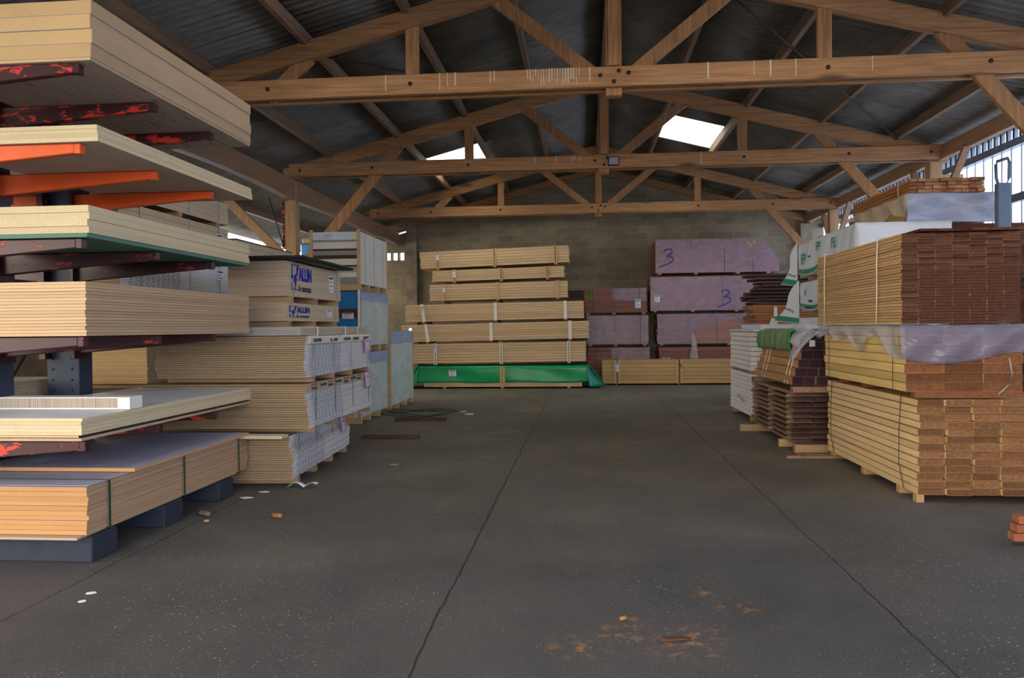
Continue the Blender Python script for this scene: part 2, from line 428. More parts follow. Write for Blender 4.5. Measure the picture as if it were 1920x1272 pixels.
def load(name, label, cat, c, w, d, h, rows, cols=1, run='y', mats=('mdf_face', 'mdf_edge', 'mdf_edge_side'), jit=.006, jlen=.01,
         bearers=(), bh=.08, bmat='bearer_wood', straps=(), smat='strap_dark', sw=.016, rz=0, ry=0, group=None, part='board', gap=.04,
         bevel=0, shift=None, shape=None, maxp=100, lenf=None, colgap=.003, rowgap_x=0, bw=.09):
    """a banded pack: bearers underneath, every board a child of its own. c = centre of the footprint, z of the underside."""
    t = thing(name, label, cat, c, rz, ry, group)
    for b in bearers:
        if run == 'y': MB().box(-w / 2, w / 2, b - bw / 2, b + bw / 2, 0, bh).build('bearer', bmat, t, bevel=.003)
        else: MB().box(b - bw / 2, b + bw / 2, -d / 2, d / 2, 0, bh).build('bearer', bmat, t, bevel=.003)
    z0 = bh if bearers else 0
    th = (h - z0) / rows
    if run == 'y': bwid = w / cols; bl = d
    else: bwid = d / cols; bl = w
    bwn = bwid - colgap
    mb = MB()
    ends = [0, 0, 1, 1, 2, 2] if run == 'y' else [0, 0, 2, 2, 1, 1]
    if run == 'y': mb.box(-bwn / 2, bwn / 2, -bl / 2, bl / 2, 0, th * (1 - gap), ends=ends)
    else: mb.box(-bl / 2, bl / 2, -bwn / 2, bwn / 2, 0, th * (1 - gap), ends=ends)
    src = None; cnt = 0; rest = MB()
    order = [(r, k) for k in range(cols) for r in range(rows)]
    if cols > 1 and rows * cols > maxp: order.sort(key=lambda rk: (rk[1] > 0, -rk[0]))
    for r, k in order:
        a = -((w if run == 'y' else d) / 2) + bwid * (k + .5) + R(-jit, jit) * (1 if cols == 1 else .35)
        b = R(-jlen, jlen)
        if shift: a += shift(r / max(1, rows - 1))
        if shape: b += shape(r / max(1, rows - 1))
        loc = (a, b, z0 + r * th) if run == 'y' else (b, a, z0 + r * th)
        if cnt >= maxp:
            if run == 'y': rest.box(loc[0] - bwn / 2, loc[0] + bwn / 2, loc[1] - bl / 2, loc[1] + bl / 2, loc[2], loc[2] + th * (1 - gap), ends=ends)
            else: rest.box(loc[0] - bl / 2, loc[0] + bl / 2, loc[1] - bwn / 2, loc[1] + bwn / 2, loc[2], loc[2] + th * (1 - gap), ends=ends)
            continue
        if src is None:
            src = mb.build(part, list(mats), t, loc=loc, bevel=bevel)
            if lenf: src.scale = lenf(r, k)
        else:
            o = inst(src, t, loc)
            o.scale = lenf(r, k) if lenf else (1, 1, 1)
        cnt += 1
    if rest.v:
        o = rest.build(part, list(mats), t); o['kind'] = 'stuff'
    for s_ in straps:
        mbs = MB()
        if run == 'y': ring(mbs, 'y', s_, -w / 2 - jit, w / 2 + jit, 0 if False else z0, h, sw)
        else: ring(mbs, 'x', s_, -d / 2 - jit, d / 2 + jit, z0, h, sw)
        mbs.build('strap', smat, t)
    return t

# ------------------------------------------------------------------ the building
RX, RZ, SL = .4, 6.56, .26           # ridge x, ridge height (sheet), slope
def roof_z(x): return RZ - SL * abs(x - RX)
XW, XL, YB, YF = 7.0, -8.6, 23.6, -3.5
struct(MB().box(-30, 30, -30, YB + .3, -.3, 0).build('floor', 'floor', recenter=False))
# ceiling : corrugated sheets, strips between purlins, with openings for the roof lights
SKR = (1.80, 3.03, 17.15, 19.1); SKL = (-3.62, -2.30, 17.75, 19.7)
EXTRA = [(1.0, 2.9), (6.2, 8.1)]           # unseen roof lights added above and behind the viewer for more daylight
def corr(mb, xa, xb, ya, yb, dz=0, amp=.028, per=.146, n=8):
    k = max(2, int((yb - ya) / per * n))
    def fn(u, v):
        y = ya + (yb - ya) * u; x = xa + (xb - xa) * v
        return (x, y, roof_z(x) + dz + amp * math.sin(2 * PI * y / per))
    mb.grid(fn, k, 1)
for side in (-1, 1):
    mb = MB(); xs = [RX, SKR[0], SKR[1], XW + .12] if side > 0 else [XL - .3, SKL[0], SKL[1], RX]
    sk = SKR if side > 0 else SKL
    for a, b in zip(xs, xs[1:]):
        if abs(a - sk[0]) < .001:
            yy = YF - .5
            for q0, q1 in EXTRA + [sk[2:]]: corr(mb, a, b, yy, q0); yy = q1
            corr(mb, a, b, yy, YB + .3)
        else: corr(mb, a, b, YF - .5, YB + .3)
    o = struct(mb.build('ceiling', 'roof', solid=.008, recenter=False))
for i, sk in enumerate([SKR, SKL] + [(q[0], q[1], e0, e1) for q in (SKR, SKL) for e0, e1 in EXTRA]):
    mb = MB(); corr(mb, sk[0] - .02, sk[1] + .02, sk[2] - .02, sk[3] + .02, dz=.015)
    struct(mb.build('window_%d' % (i + 1 if i < 2 else i + 3), 'skylight_sheet', recenter=False))  # all after the first pair are roof lights added out of view for daylight
# gable wall of concrete blocks
def gable(y, x0, x1, drop=.02):
    pts = [(x0, 0), (x1, 0), (x1, roof_z(x1) - drop)] + ([(RX, roof_z(RX) - drop)] if x0 < RX < x1 else []) + [(x0, roof_z(x0) - drop)]
    return MB().prism(pts, y, y + .2)
struct(gable(YB, -5.3, XW).build('wall_back', 'block', recenter=False))
# lean-to end wall with a row of ventilation holes at the top
mb = MB()
mb.box(XL, -5.3, YB, YB + .2, 0, 3.72); mb.prism([(XL, 3.95), (-5.3, 3.95), (-5.3, 4.60), (-5.9, 4.44), (XL, 4.02)], YB, YB + .2)
mb.prism([(-5.9, 4.50), (-5.3, 4.66), (-5.3, roof_z(-5.3) - .02), (-5.9, roof_z(-5.9) - .02)], YB, YB + .2)
mb.prism([(XL, 4.02), (-5.9, 4.44), (-5.9, roof_z(-5.9) - .02), (XL, roof_z(XL) - .02)], YB, YB + .2)
x = -5.42
mb.box(-5.36, -5.3, YB, YB + .2, 3.72, 3.95)
while x > XL:
    mb.box(x - .06, x, YB, YB + .2, 3.72, 3.95); x -= .21
struct(mb.build('wall_back_lean_to', 'block', recenter=False))
struct(MB().box(-5.36, -5.04, YB - .22, YB, 0, roof_z(-5.2) - .25).build('trim_1', 'concrete', recenter=False))
struct(MB().box(6.28, 6.6, YB - .25, YB, 0, 4.55).build('trim_2', 'concrete', recenter=False))
# right wall: low block wall and translucent ribbed cladding above
struct(MB().box(XW, XW + .2, YF, YB + .2, 0, 2.1).build('wall_right', 'concrete', recenter=False))
mb = MB()
def clad(u, v):
    y = YF + (YB - YF) * u; ph = (y / .30) % 1.0
    return (XW + .05 + (.035 if ph > .86 else 0.0), y, 2.1 + (4.50 - 2.1) * v)
mb.grid(clad, int((YB - YF) / .30 * 14), 1, sm=False)
struct(mb.build('window_3', 'cladding_sheet', recenter=False))
mb = MB()
y = YF
while y < YB:
    mb.box(XW + .028, XW + .044, y - .014, y + .014, 2.1, 4.5); y += .30
struct(mb.build('trim_3', 'zinc', recenter=False))
mb = MB()                                            # comb of profile blocks in the eaves gap
y = YF
while y < YB:
    mb.box(XW + .03, XW + .09, y, y + .07, 4.5, roof_z(XW) - .035); y += .2
struct(mb.build('trim_4', 'steel_grey', recenter=False))
struct(MB().box(XW - .10, XW + .02, YF, YB, 4.44, 4.56).build('trim_5', 'steel_grey', recenter=False))
struct(MB().box(XW - .08, XW + .02, YF, YB, 3.55, 3.68).build('trim_6', 'steel_grey', recenter=False))
struct(MB().box(XW - .08, XW + .02, YF, YB, 2.3, 2.42).build('trim_7', 'steel_grey', recenter=False))
# left lean-to wall with a long open strip under the eaves
SG0, SG1 = -2.8, 4.6                    # side gateway added out of view, to bring daylight in from the left
mb = MB(); mb.box(XL - .2, XL, YF, SG0, 0, 4.18); mb.box(XL - .2, XL, SG1, YB + .2, 0, 2.5)
mb.box(XL - .2, XL, SG1, 11.5, 2.5, 4.18); mb.box(XL - .2, XL, SG0, SG1, 4.0, 4.18)
struct(mb.build('wall_left', 'concrete', recenter=False))
mb = MB(); mb.box(XL - .05, XL + .05, 11.5, YB, 3.98, 4.08)
for yy in (11.5, 14.5, 17.5, 20.5, 23.4): mb.box(XL - .05, XL + .03, yy, yy + .1, 2.5, 3.98)
struct(mb.build('window_4', 'white_side', recenter=False))
# front wall with the wide open gateway the daylight comes through
mb = MB()
G0, G1, GH = -7.6, 4.6, 4.3
mb.box(XL, G0, YF - .2, YF, 0, 4.0); mb.box(G1, XW, YF - .2, YF, 0, 4.6)
mb.prism([(XL, GH), (XW, GH), (XW, roof_z(XW)), (RX, roof_z(RX)), (XL, roof_z(XL))][0:] if False else [(G0, GH), (XW, GH), (XW, roof_z(XW) - .05), (RX, roof_z(RX) - .05), (G0, roof_z(G0) - .0)], YF - .2, YF)
struct(mb.build('wall_front', 'block', recenter=False))

# ------------------------------------------------------------------ trusses
def truss(y, label, streaks=False, leftpost=False):
    t = thing('roof_truss', label, 'roof truss', (RX, y, 4.6))
    def z_low(o): return 6.16 - SL * abs(o) - 4.6     # underside of the top chord, local
    for s in (-1, 1):
        mb = MB(); a = (s * 0.0, 0, z_low(0) + .12); b = (s * 6.25, 0, z_low(6.25) + .12)
        mb.beam(a, b, .14, .24); mb.build('top_chord', 'truss_wood', t, bevel=.006)
    for yy in (-.115, .115):
        MB().beam((-6.12, yy, .125), (6.12, yy, .125), .075, .25).build('bottom_chord', 'truss_wood', t, bevel=.005)
    MB().box(-.1, .1, -.075, .075, -.09, z_low(0) + .1).build('king_post', 'truss_wood_z', t, bevel=.006)
    MB().box(-.07, .07, -.16, -.08, .26, z_low(0)).build('king_post_plate', 'truss_wood_z', t, bevel=.004)
    for s in (-1, 1):
        MB().beam((s * .20, 0, .16), (s * 1.52, 0, z_low(1.52) + .06), .07, .17).build('strut', 'truss_wood_z', t, bevel=.004)
        MB().box(s * 2.58 - .085, s * 2.58 + .085, -.035, .035, .02, z_low(2.58) + .06).build('hanger', 'truss_wood_z', t, bevel=.004)
        MB().beam((s * 5.93, 0, -1.76) if (s > 0 or leftpost) else (-4.52, 0, .02), (s * 3.95, 0, z_low(3.95) + .04), .07, .19).build('knee_brace', 'truss_wood_z', t, bevel=.005)
        for bx, bz in ((2.58, .13), (4.46, .13), (5.9, .12)):
            MB().tube([(s * bx, -.165, bz), (s * bx, -.15, bz)], .028, 8).build('bolt', 'bolt_steel', t)
    for bx, bz in ((-.17, .14), (.18, .16), (.0, .06), (.06, .19)):
        MB().tube([(bx, -.17, bz), (bx, -.15, bz)], .026, 8).build('bolt', 'bolt_steel', t)
    if streaks:
        mb = MB(); rr = random.Random(3)
        for px in streaks:
            L = rr.uniform(.08, .22)
            x = px
            wq = rr.uniform(.003, .009); mb.box(x - wq, x + wq, -.1545, -.1525, .25 - L, .252)
        o = mb.build('droppings_streak', 'droppings', t); o['kind'] = 'stuff'
    return t
rr = random.Random(5)
st1 = [-1.08 + .034 * q for q in range(20)] + [-2.2, -2.1, -1.55, -1.5, -2.0, -.3, 1.15, 1.7, 1.9, 2.2, 3.1, -2.9]
truss(5.0, 'timber roof truss overhead, nearest of all, mostly out of view')
truss(10.0, 'near timber roof truss with white bird dropping streaks on its beam', st1)
truss(15.0, 'middle timber roof truss with a small floodlight at its centre', [-1.3, -.9, -.6, -.55, -.45, 1.8], leftpost=True)
truss(20.8, 'far timber roof truss in front of the block wall, partly lit pale yellow')
for k, s in enumerate((-1, 1)):
    mb = MB(); xe = XL + .1 if s < 0 else 6.6
    mb.beam((RX, YB - .08, roof_z(RX) - .28), (xe, YB - .08, roof_z(xe) - .28), .12, .2)
    tag(mb.build('gable_rafter', 'truss_wood'), 'dark timber rafter along the %s slope of the block gable wall' % ('left' if s < 0 else 'right'), 'rafter')
# purlins
names = ['next to the ridge', 'second down from the ridge', 'third down from the ridge', 'fourth down from the ridge', 'fifth down from the ridge']
for s in (-1, 1):
    for k in range(5 if s > 0 else 6):
        if s > 0 and k == 4: continue
        x = RX + s * 1.33 * (k + 1); zt = roof_z(x) - .04
        nm = (names + ['sixth down from the ridge, over the lean-to', 'lowest, at the lean-to eaves'])[k]
        mb = MB().box(x - .04, x + .04, YF, YB, zt - .165, zt)
        tag(mb.build('purlin', 'purlin_wood', bevel=.004), 'long purlin under the %s roof slope, %s' % ('left' if s < 0 else 'right', nm), 'purlin')
tag(MB().box(RX - .05, RX + .05, YF, YB, roof_z(RX) - .25, roof_z(RX) - .05).build('ridge_beam', 'purlin_wood'), 'ridge beam under the peak of the roof', 'beam')
# eaves beams
mb = MB()
ys = [0.0, 5.0, 10.0, 15.0, 20.8, 23.5]
for a, b in zip(ys, ys[1:]):
    n = 10
    for i in range(n):
        u0, u1 = i / n, (i + 1) / n
        ha = .10 * math.sin(PI * u0); hb = .10 * math.sin(PI * u1)
        y0 = a + (b - a) * u0; y1 = a + (b - a) * u1
        vs = [(-5.78, y0, 4.14 + ha * .6), (-5.60, y0, 4.14 + ha * .6), (-5.60, y0, 4.54), (-5.78, y0, 4.54), (-5.78, y1, 4.14 + hb * .6), (-5.60, y1, 4.14 + hb * .6), (-5.60, y1, 4.54), (-5.78, y1, 4.54)]
        mb.add(vs, [(0, 4, 5, 1), (1, 5, 6, 2), (2, 6, 7, 3), (3, 7, 4, 0)] + ([(0, 1, 2, 3)] if i == 0 else []) + ([(7, 6, 5, 4)] if i == n - 1 else []))
tag(mb.build('eaves_beam', 'beam_wood', bevel=.01), 'long heavy timber beam running over the left row of posts', 'beam')
tag(MB().box(6.45, 6.58, YF, YB, 4.58, 4.84).build('eaves_beam', 'beam_wood', bevel=.01), 'dark timber eaves beam above the bright right wall', 'beam')
# posts
def post(x, y, label, side):
    t = thing('timber_post', label, 'post', (x, y, 0))
    MB().box(-.11, .11, -.11, .11, 0, 4.14 if side < 0 else 4.55).build('shaft', 'post_wood', t, bevel=.008)
    if side < 0:
        MB().box(-.17, -.112, -.1, .02, 3.2, 4.14).build('steel_bracket', 'worn_red', t, bevel=.004)
        MB().tube([(-.14, -.12, 3.25), (-.42, -.12, 4.2)], .012).build('tie_rod', 'bolt_steel', t)
        MB().box(-.03, .13, -.15, -.112, 3.95, 4.5).build('cleat', 'post_wood', t, bevel=.004)
        MB().beam((-.12, 0, 3.0), (-1.5, 0, 4.38), .07, .17).build('outer_brace', 'post_wood', t, bevel=.004)
    else:
        for s in (-1, 1):
            MB().beam((.02, s * .11, 3.5), (.08, s * 1.1, 4.62), .07, .12, up=(1, 0, 0)).build('knee_brace', 'beam_wood', t, bevel=.004)
        MB().box(-.02, .5, -.06, .06, 4.2, 4.32).build('wall_tie', 'post_wood', t, bevel=.004)
    return t
post(-5.72, 15.0, 'left timber post with rusty steel bracket, behind the black sheet', -1)
for y, lb in ((10.0, 'nearest, beside the bright wall'), (15.0, 'under the middle truss, above the film-wrapped load'), (20.8, 'under the far truss, at the far end of the bright wall')):
    post(6.40, y, 'right timber post ' + lb, 1)
# floodlight on the middle truss
t = thing('floodlight', 'small square black floodlight on the middle truss beam', 'lamp', (.58, 14.80, 4.70))
MB().box(-.10, .10, -.05, .0, -.08, .09).build('housing', 'black_laminate', t, bevel=.008)
MB().box(-.083, .083, -.056, -.05, -.062, .072).build('glass', 'zinc', t)
MB().box(-.02, .02, .0, .045, -.03, .03).build('bracket', 'steel_grey', t)
# wind braces under the sheets
def rodz(x): return roof_z(x) - .23
for a, b, lb in (((-3.6, 10.2), (-.95, 14.8), 'left roof slope'), ((1.7, 10.2), (5.7, 14.8), 'right roof slope')):
    mb = MB(); n = 6
    pts = [(a[0] + (b[0] - a[0]) * i / n, a[1] + (b[1] - a[1]) * i / n, rodz(a[0] + (b[0] - a[0]) * i / n)) for i in range(n + 1)]
    mb.tube(pts, .015, 6)
    tag(mb.build('wind_brace', 'bolt_steel'), 'thin dark diagonal tie rod under the %s' % lb, 'tie rod')
# ------------------------------------------------------------------ left: cantilever rack
rk = thing('cantilever_rack', 'tall blue steel cantilever rack with worn red and orange arms, loaded with sheets', 'rack', (-4.93, 6.1, 0))
LV = [(3.445, 'worn_red'), (2.895, 'orange_paint'), (2.245, 'dark_red'), (1.57, 'dark_red'), (.847, 'worn_red')]
YA = [5.10, 6.04, 6.99]
for y in YA:
    ly = y - 6.1 + (.10 if y > 6.5 else 0)
    mb = MB(); mb.box(-.16, .16, ly - .10, ly - .085, 0, 4.2); mb.box(-.16, .16, ly + .085, ly + .10, 0, 4.2); mb.box(-.012, .012, ly - .085, ly + .085, 0, 4.2)
    mb.box(-.16, -.145, ly - .085, ly + .085, 0, 4.2); mb.box(.145, .16, ly - .085, ly + .085, 0, 4.2)
    colm = mb.build('upright', 'steel_blue', rk)
    hb = MB()
    z = .35
    while z < 4.1:
        for sx in (-.1, .09):
            hb.tube([(sx, ly - .1015, z), (sx, ly - .1005, z)], .012, 8)
        z += .1
    child_in(hb, 'bolt_holes', 'strap_dark', colm)
    # base beam
    MB().box(-1.0, 1.52, y - 6.1, y - 6.1 + .30, 0, .185).build('base_beam', 'concrete_block_base', rk, bevel=.008)
    for z, m in LV:
        for s in (1, -1):
            L = 1.46 if s > 0 else 1.1
            y0 = y - 6.1
            def sec(x, h, w): return [(x, y0 - w / 2, z - h), (x, y0 + w / 2, z - h), (x, y0 + w / 2, z), (x, y0 - w / 2, z)]
            mb = MB(); a = sec(s * .165, .17, .075); b = sec(s * L, .065, .055)
            mb.add(a + b, [(0, 1, 2, 3), (7, 6, 5, 4), (0, 4, 5, 1), (1, 5, 6, 2), (2, 6, 7, 3), (3, 7, 4, 0)])
            arm = mb.build('arm', m, rk, bevel=.006)
            if s > 0:
                child_in(MB().box(L, L + .045, y0 - .03, y0 + .03, z - .07, z - .001), 'end_stop', 'dark_red' if m != 'orange_paint' else m, arm, bevel=.004)
            child_in(MB().box(s * .145 - .03 * (s < 0), s * .145 + .03 + (0 if s > 0 else 0), y0 - .09, y0 + .11, z - .22, z + .03), 'arm_plate', 'dark_red', arm)
for z in (.55, .75, 2.0, 3.6):
    MB().beam((-.03, -1.0, z), (-.03, 1.0, z), .06, .12).build('cross_tie', 'steel_dark', rk)
MB().beam((-.1, -.0, .8), (-.1, 1.0, 1.95), .012, .02).build('cross_brace', 'steel_dark', rk)

# sheets lying loose on the arms: each sheet is a thing
def sheets(xe, y0, y1, zb, zt, n, mats, label, grp, wdt=1.27, jx=.008, jy=.008, toplabel=None, bottomlabel=None, gap=.05, name='fibreboard_sheet', slope=0, cat='board', bow=0, labels=None):
    th = (zt - zb) / n; src = None
    mb = MB()
    nn = 14
    for i in range(nn):      # slightly sagging sheet
        ya = y0 + (y1 - y0) * i / nn; yb = y0 + (y1 - y0) * (i + 1) / nn
        za = bow * math.sin(PI * i / nn); zb_ = bow * math.sin(PI * (i + 1) / nn)
        vs = [(-wdt / 2, ya, za), (wdt / 2, ya, za), (wdt / 2, yb, zb_), (-wdt / 2, yb, zb_)]
        h = th * (1 - gap); vs += [(a, b, c + h) for a, b, c in vs]
        fs = [(0, 3, 2, 1), (4, 5, 6, 7), (1, 2, 6, 5), (3, 0, 4, 7)]; mi = [0, 0, 2, 2]
        if i == 0: fs.append((0, 1, 5, 4)); mi.append(1)
        if i == nn - 1: fs.append((2, 3, 7, 6)); mi.append(1)
        mb.add(vs, fs, mi)
    yc = (y0 + y1) / 2; mb.v = [(a, b - yc, c) for a, b, c in mb.v]
    for i in range(n):
        loc = (xe - wdt / 2 + R(-jx, jx), yc + R(-jy, jy), zb + i * th)
        if src is None: src = o = mb.build(name, list(mats), None, loc=loc, recenter=False)
        else: o = inst(src, None, loc)
        l = labels[i] if labels else (toplabel if (i == n - 1 and toplabel) else bottomlabel if (i == 0 and bottomlabel) else label)
        tag(o, l, cat, grp)
    return src
ordn = ['lowest', 'second from the bottom', 'third from the bottom', 'fourth from the bottom', 'fifth from the bottom', 'sixth from the bottom']
ME = ('mdf_face', 'mdf_edge', 'mdf_edge_side')
sheets(-3.32, 5.05, 7.60, 3.45, 3.47, 1, ME, 'warped stained sheet with chipped edge under the top pack of the rack', None, wdt=1.30, bow=.0)
for i in range(4):
    zb = 3.472 + i * .098
    # four thick packs of thin panels, edges wavy
    mb = MB(); off = [.0, .006, -.002, .004][i]
    xe = -3.32 + off; mb.box(-.64, .64, -1.275, 1.275, 0, .0972, ends=[0, 0, 1, 1, 2, 2])
    o = mb.build('thick_fibreboard', ['mdf_plain', 'mdf_edge', 'mdf_edge_side'], None, loc=(xe - .64, 5.05 + 1.275 + off, zb), recenter=False, bevel=.004)
    tag(o, 'thick tan fibreboard on the top arms of the rack, %s' % ['lowest of the four', 'second from the bottom', 'second from the top', 'topmost of the four'][i], 'board', 'thick fibreboards on the top arms')
sheets(-3.28, 5.05, 7.53, 2.90, 3.015, 4, ('mdf_plain', 'cream_edge', 'cream_side'), '', 'sheets on the orange arms', labels=['pale sheet on the orange arms, ' + q for q in ('lowest, with frayed edge', 'second from the bottom', 'third from the bottom', 'topmost')])
sheets(-3.36, 5.05, 7.62, 2.25, 2.278, 1, ('green_face', 'green_face', 'green_face'), 'green-faced sheet under the cream boards, on the third row of arms', None)
sheets(-3.36, 5.05, 7.62, 2.280, 2.47, 4, ('cream_side', 'cream_edge', 'cream_side'), '', 'thick cream boards on the third row of arms', labels=['thick cream board above the green sheet, ' + q for q in ('lowest of four', 'second from the bottom', 'second from the top', 'topmost of four')], gap=.03)
sheets(-3.39, 5.05, 7.66, 1.575, 1.95, 17, ('mdf_plain', 'mdf_warm_edge', 'mdf_edge_side'), 'thin tan sheet in the middle pile at eye height on the rack', 'thin tan sheets at eye height', jx=.006, gap=.09,
       toplabel='topmost thin tan sheet of the pile at eye height on the rack', bottomlabel='pale bottom sheet of the pile at eye height on the rack')
sheets(-3.44, 5.05, 7.85, .852, .872, 1, ('worn_card', 'worn_card', 'worn_card'), 'ragged brown sheet hanging out below the white-topped boards', None, wdt=1.20, jx=0)
sheets(-3.46, 5.05, 7.85, .876, .89, 1, ('black_laminate', 'mdf_edge', 'black_laminate'), 'thin dark sheet under the white-topped boards', None, jx=0)
sheets(-3.44, 5.05, 7.88, .892, 1.01, 5, ('white_face', 'cream_edge', 'cream_side'), '', 'white-topped boards low on the rack', labels=['white-topped cream board low on the rack, ' + q for q in ('lowest of five', 'second from the bottom', 'middle one', 'second from the top', 'topmost, its white face showing')])
# small banded pack of strips on the white sheet
t = thing('strip_pack', 'white-edged pack of narrow brown strips lying on the white sheet', 'pack', (-3.95, 5.70, 1.012))
MB().box(-.55, .42, -.085, .085, 0, .008).build('cover', 'white_paint', t); MB().box(-.55, .42, -.085, .085, .085, .093).build('cover', 'white_paint', t)
for i in range(60):
    x = -.55 + .97 * (i + .5) / 60
    if i == 0: src_ = MB().box(-.0075, .0075, -.08, .08, .009, .084).build('strip', 'chip_side', t, loc=(x, 0, 0), recenter=False)
    else: inst(src_, t, (x, R(-.002, .002), 0))
MB().box(.42, .52, -.085, .085, 0, .093).build('end_block', 'white_paint', t, bevel=.003)
MB().box(-.55, .42, -.088, -.084, .0, .012).build('tape', 'white_paint', t)

# banded pack on the base beams with a loose sheet on top
sheets(-3.43, 4.98, 7.45, .188, .205, 1, ('worn_card', 'worn_card', 'worn_card'), 'pale torn cardboard-like sheet lying on the rack base beams', None, wdt=1.34)
t = load('fibreboard_pack', 'orange-brown fibreboard pack with green straps on the rack base', 'boards', (-4.05, 6.33, .208), 1.30, 2.56, .33, 10, 1, 'y',
     ('blue_lit_face', 'mdf_brown_edge', 'mdf_brown_side'), jit=.006, straps=(-1.05, -.0, 1.05), smat='strap_green', sw=.02, gap=.06)
MB().box(-.65, .65, -1.27, 1.27, .333, .336).build('top_film', 'blue_lit_face', t)
sheets(-3.36, 5.55, 7.55, .550, .578, 1, ('blue_lit_face', 'mdf_brown_edge', 'mdf_brown_side'), 'loose brown sheet set back on top of the green-strapped pack', None, wdt=1.30)

# ------------------------------------------------------------------ left: particleboard packs on the floor
CH = ('chip_face', 'chip_edge', 'printed_edge')
def wav(a, b, c=0): return lambda u: a * math.sin(u * 5 + c) + b * math.sin(u * 13 + 1)
A1 = load('particleboard_pack', 'bottom pack of brown particleboard with blue-printed white edges and pink tag', 'boards', (-3.80, 8.84, 0), 1.50, 2.40, .52, 20, 1, 'y', CH,
     jit=.004, bearers=(-.95, -.3, .38, 1.08), bh=.075, straps=(-.95, -.3, .38, 1.08), smat='strap_blue', gap=.14, rz=.06, shift=wav(.022, .008), group='particleboard packs stacked beside the rack')
A2 = load('particleboard_pack', 'middle pack of brown particleboard with red and grey printing along its top edge', 'boards', (-3.72, 8.98, .525), 1.76, 2.40, .52, 19, 1, 'y', CH,
     jit=.004, bearers=(-.95, -.3, .38, 1.08), bh=.06, straps=(-.95, -.3, .38, 1.08), smat='strap_blue', gap=.14, shift=wav(.012, .004, 1), group='particleboard packs stacked beside the rack')
A3 = load('particleboard_pack', 'top pack of brown particleboard with curling printed paper on its upper edge', 'boards', (-3.65, 8.98, 1.05), 1.60, 2.42, .49, 19, 1, 'y', CH,
     jit=.004, bearers=(-.95, -.3, .38, 1.08), bh=.06, straps=(-.95, -.3, .38, 1.08), smat='strap_pale', gap=.14, shift=wav(.012, .004, 3), group='particleboard packs stacked beside the rack')
# printed paper bands
pb = MB().box(.884, .887, -1.2, 1.2, .435, .52).build('paper_band', 'worn_card', A2)
for i, y in enumerate((-1.08, -.55, .02, .55)):
    m_ = MB().box(.8875, .8885, y, y + .22, .49, .508); child_in(m_, 'red_print', 'ink_red', pb)
    text_mesh('Eurospan', .045, 'ink', 'printed_word', pb, Vector((.889, y + .0, .452)) - pb.location, FACE_PX)
    if i < 3: text_mesh('Eurodekor', .05, 'ink', 'printed_word', pb, Vector((.889, y + .27, .47)) - pb.location, FACE_PX)
mb = MB()
def curl(u, v):
    y = -1.19 + 2.38 * u; z = .49 - .09 * v
    x = .822 + .012 * math.sin(u * 9) * (1 - v) + (.03 * math.exp(-((u - .33) / .03) ** 2)) * (1 - v)
    return (x + (.02 * (1 - u) ** 8 * (1 - v)), y, z - .02 * math.exp(-((u - .33) / .02) ** 2) * (1 - v))
mb.grid(curl, 60, 4); pb = mb.build('paper_band', 'offwhite_panel', A3, solid=.002)
for i, y in enumerate((-.95, -.4, .1, .45, .9)):
    text_mesh('EUROSPAN', .05, 'ink', 'printed_word', pb, Vector((.836, y - .1, .425)) - pb.location, FACE_PX)
def pink(parent, x, y, z, w=.16, h=.2):
    mb = MB(); mb.grid(lambda u, v: (x + .004 + .02 * math.sin(v * 2.2) + .01 * u, y - w / 2 + w * u, z - h * v), 6, 6)
    o = mb.build('pink_tag', 'pink_paper', parent, solid=.002)
    child_in(MB().box(x + .012, x + .032, y - w * .1, y + w * .25, z - h * .32, z - h * .27), 'tag_print', 'ink', o)
pink(A3, .82, .95, .46); pink(A2, .89, .95, .52); pink(A1, .77, .78, .50)
# flat grey panels between
t = load('panel_pack', 'thin pack of grey-brown panels lying on the top particleboard pack', 'boards', (-3.70, 9.05, 1.545), 1.58, 2.45, .085, 3, 1, 'y', ('chip_top', 'chip_top', 'chip_side'), straps=(-.75, .25, .75), smat='tag_white', sw=.05)
o = MB().box(-4.62, -2.98, 7.46, 7.62, .525, .552).build('loose_plank', 'cream_side'); tag(o, 'thin white-edged plank on the bottom particleboard pack, in front of the middle one', 'plank')
o = MB().box(-4.64, -4.60, 7.6, 10.0, 1.05, 1.05).build('x', 'chip_top') if False else None

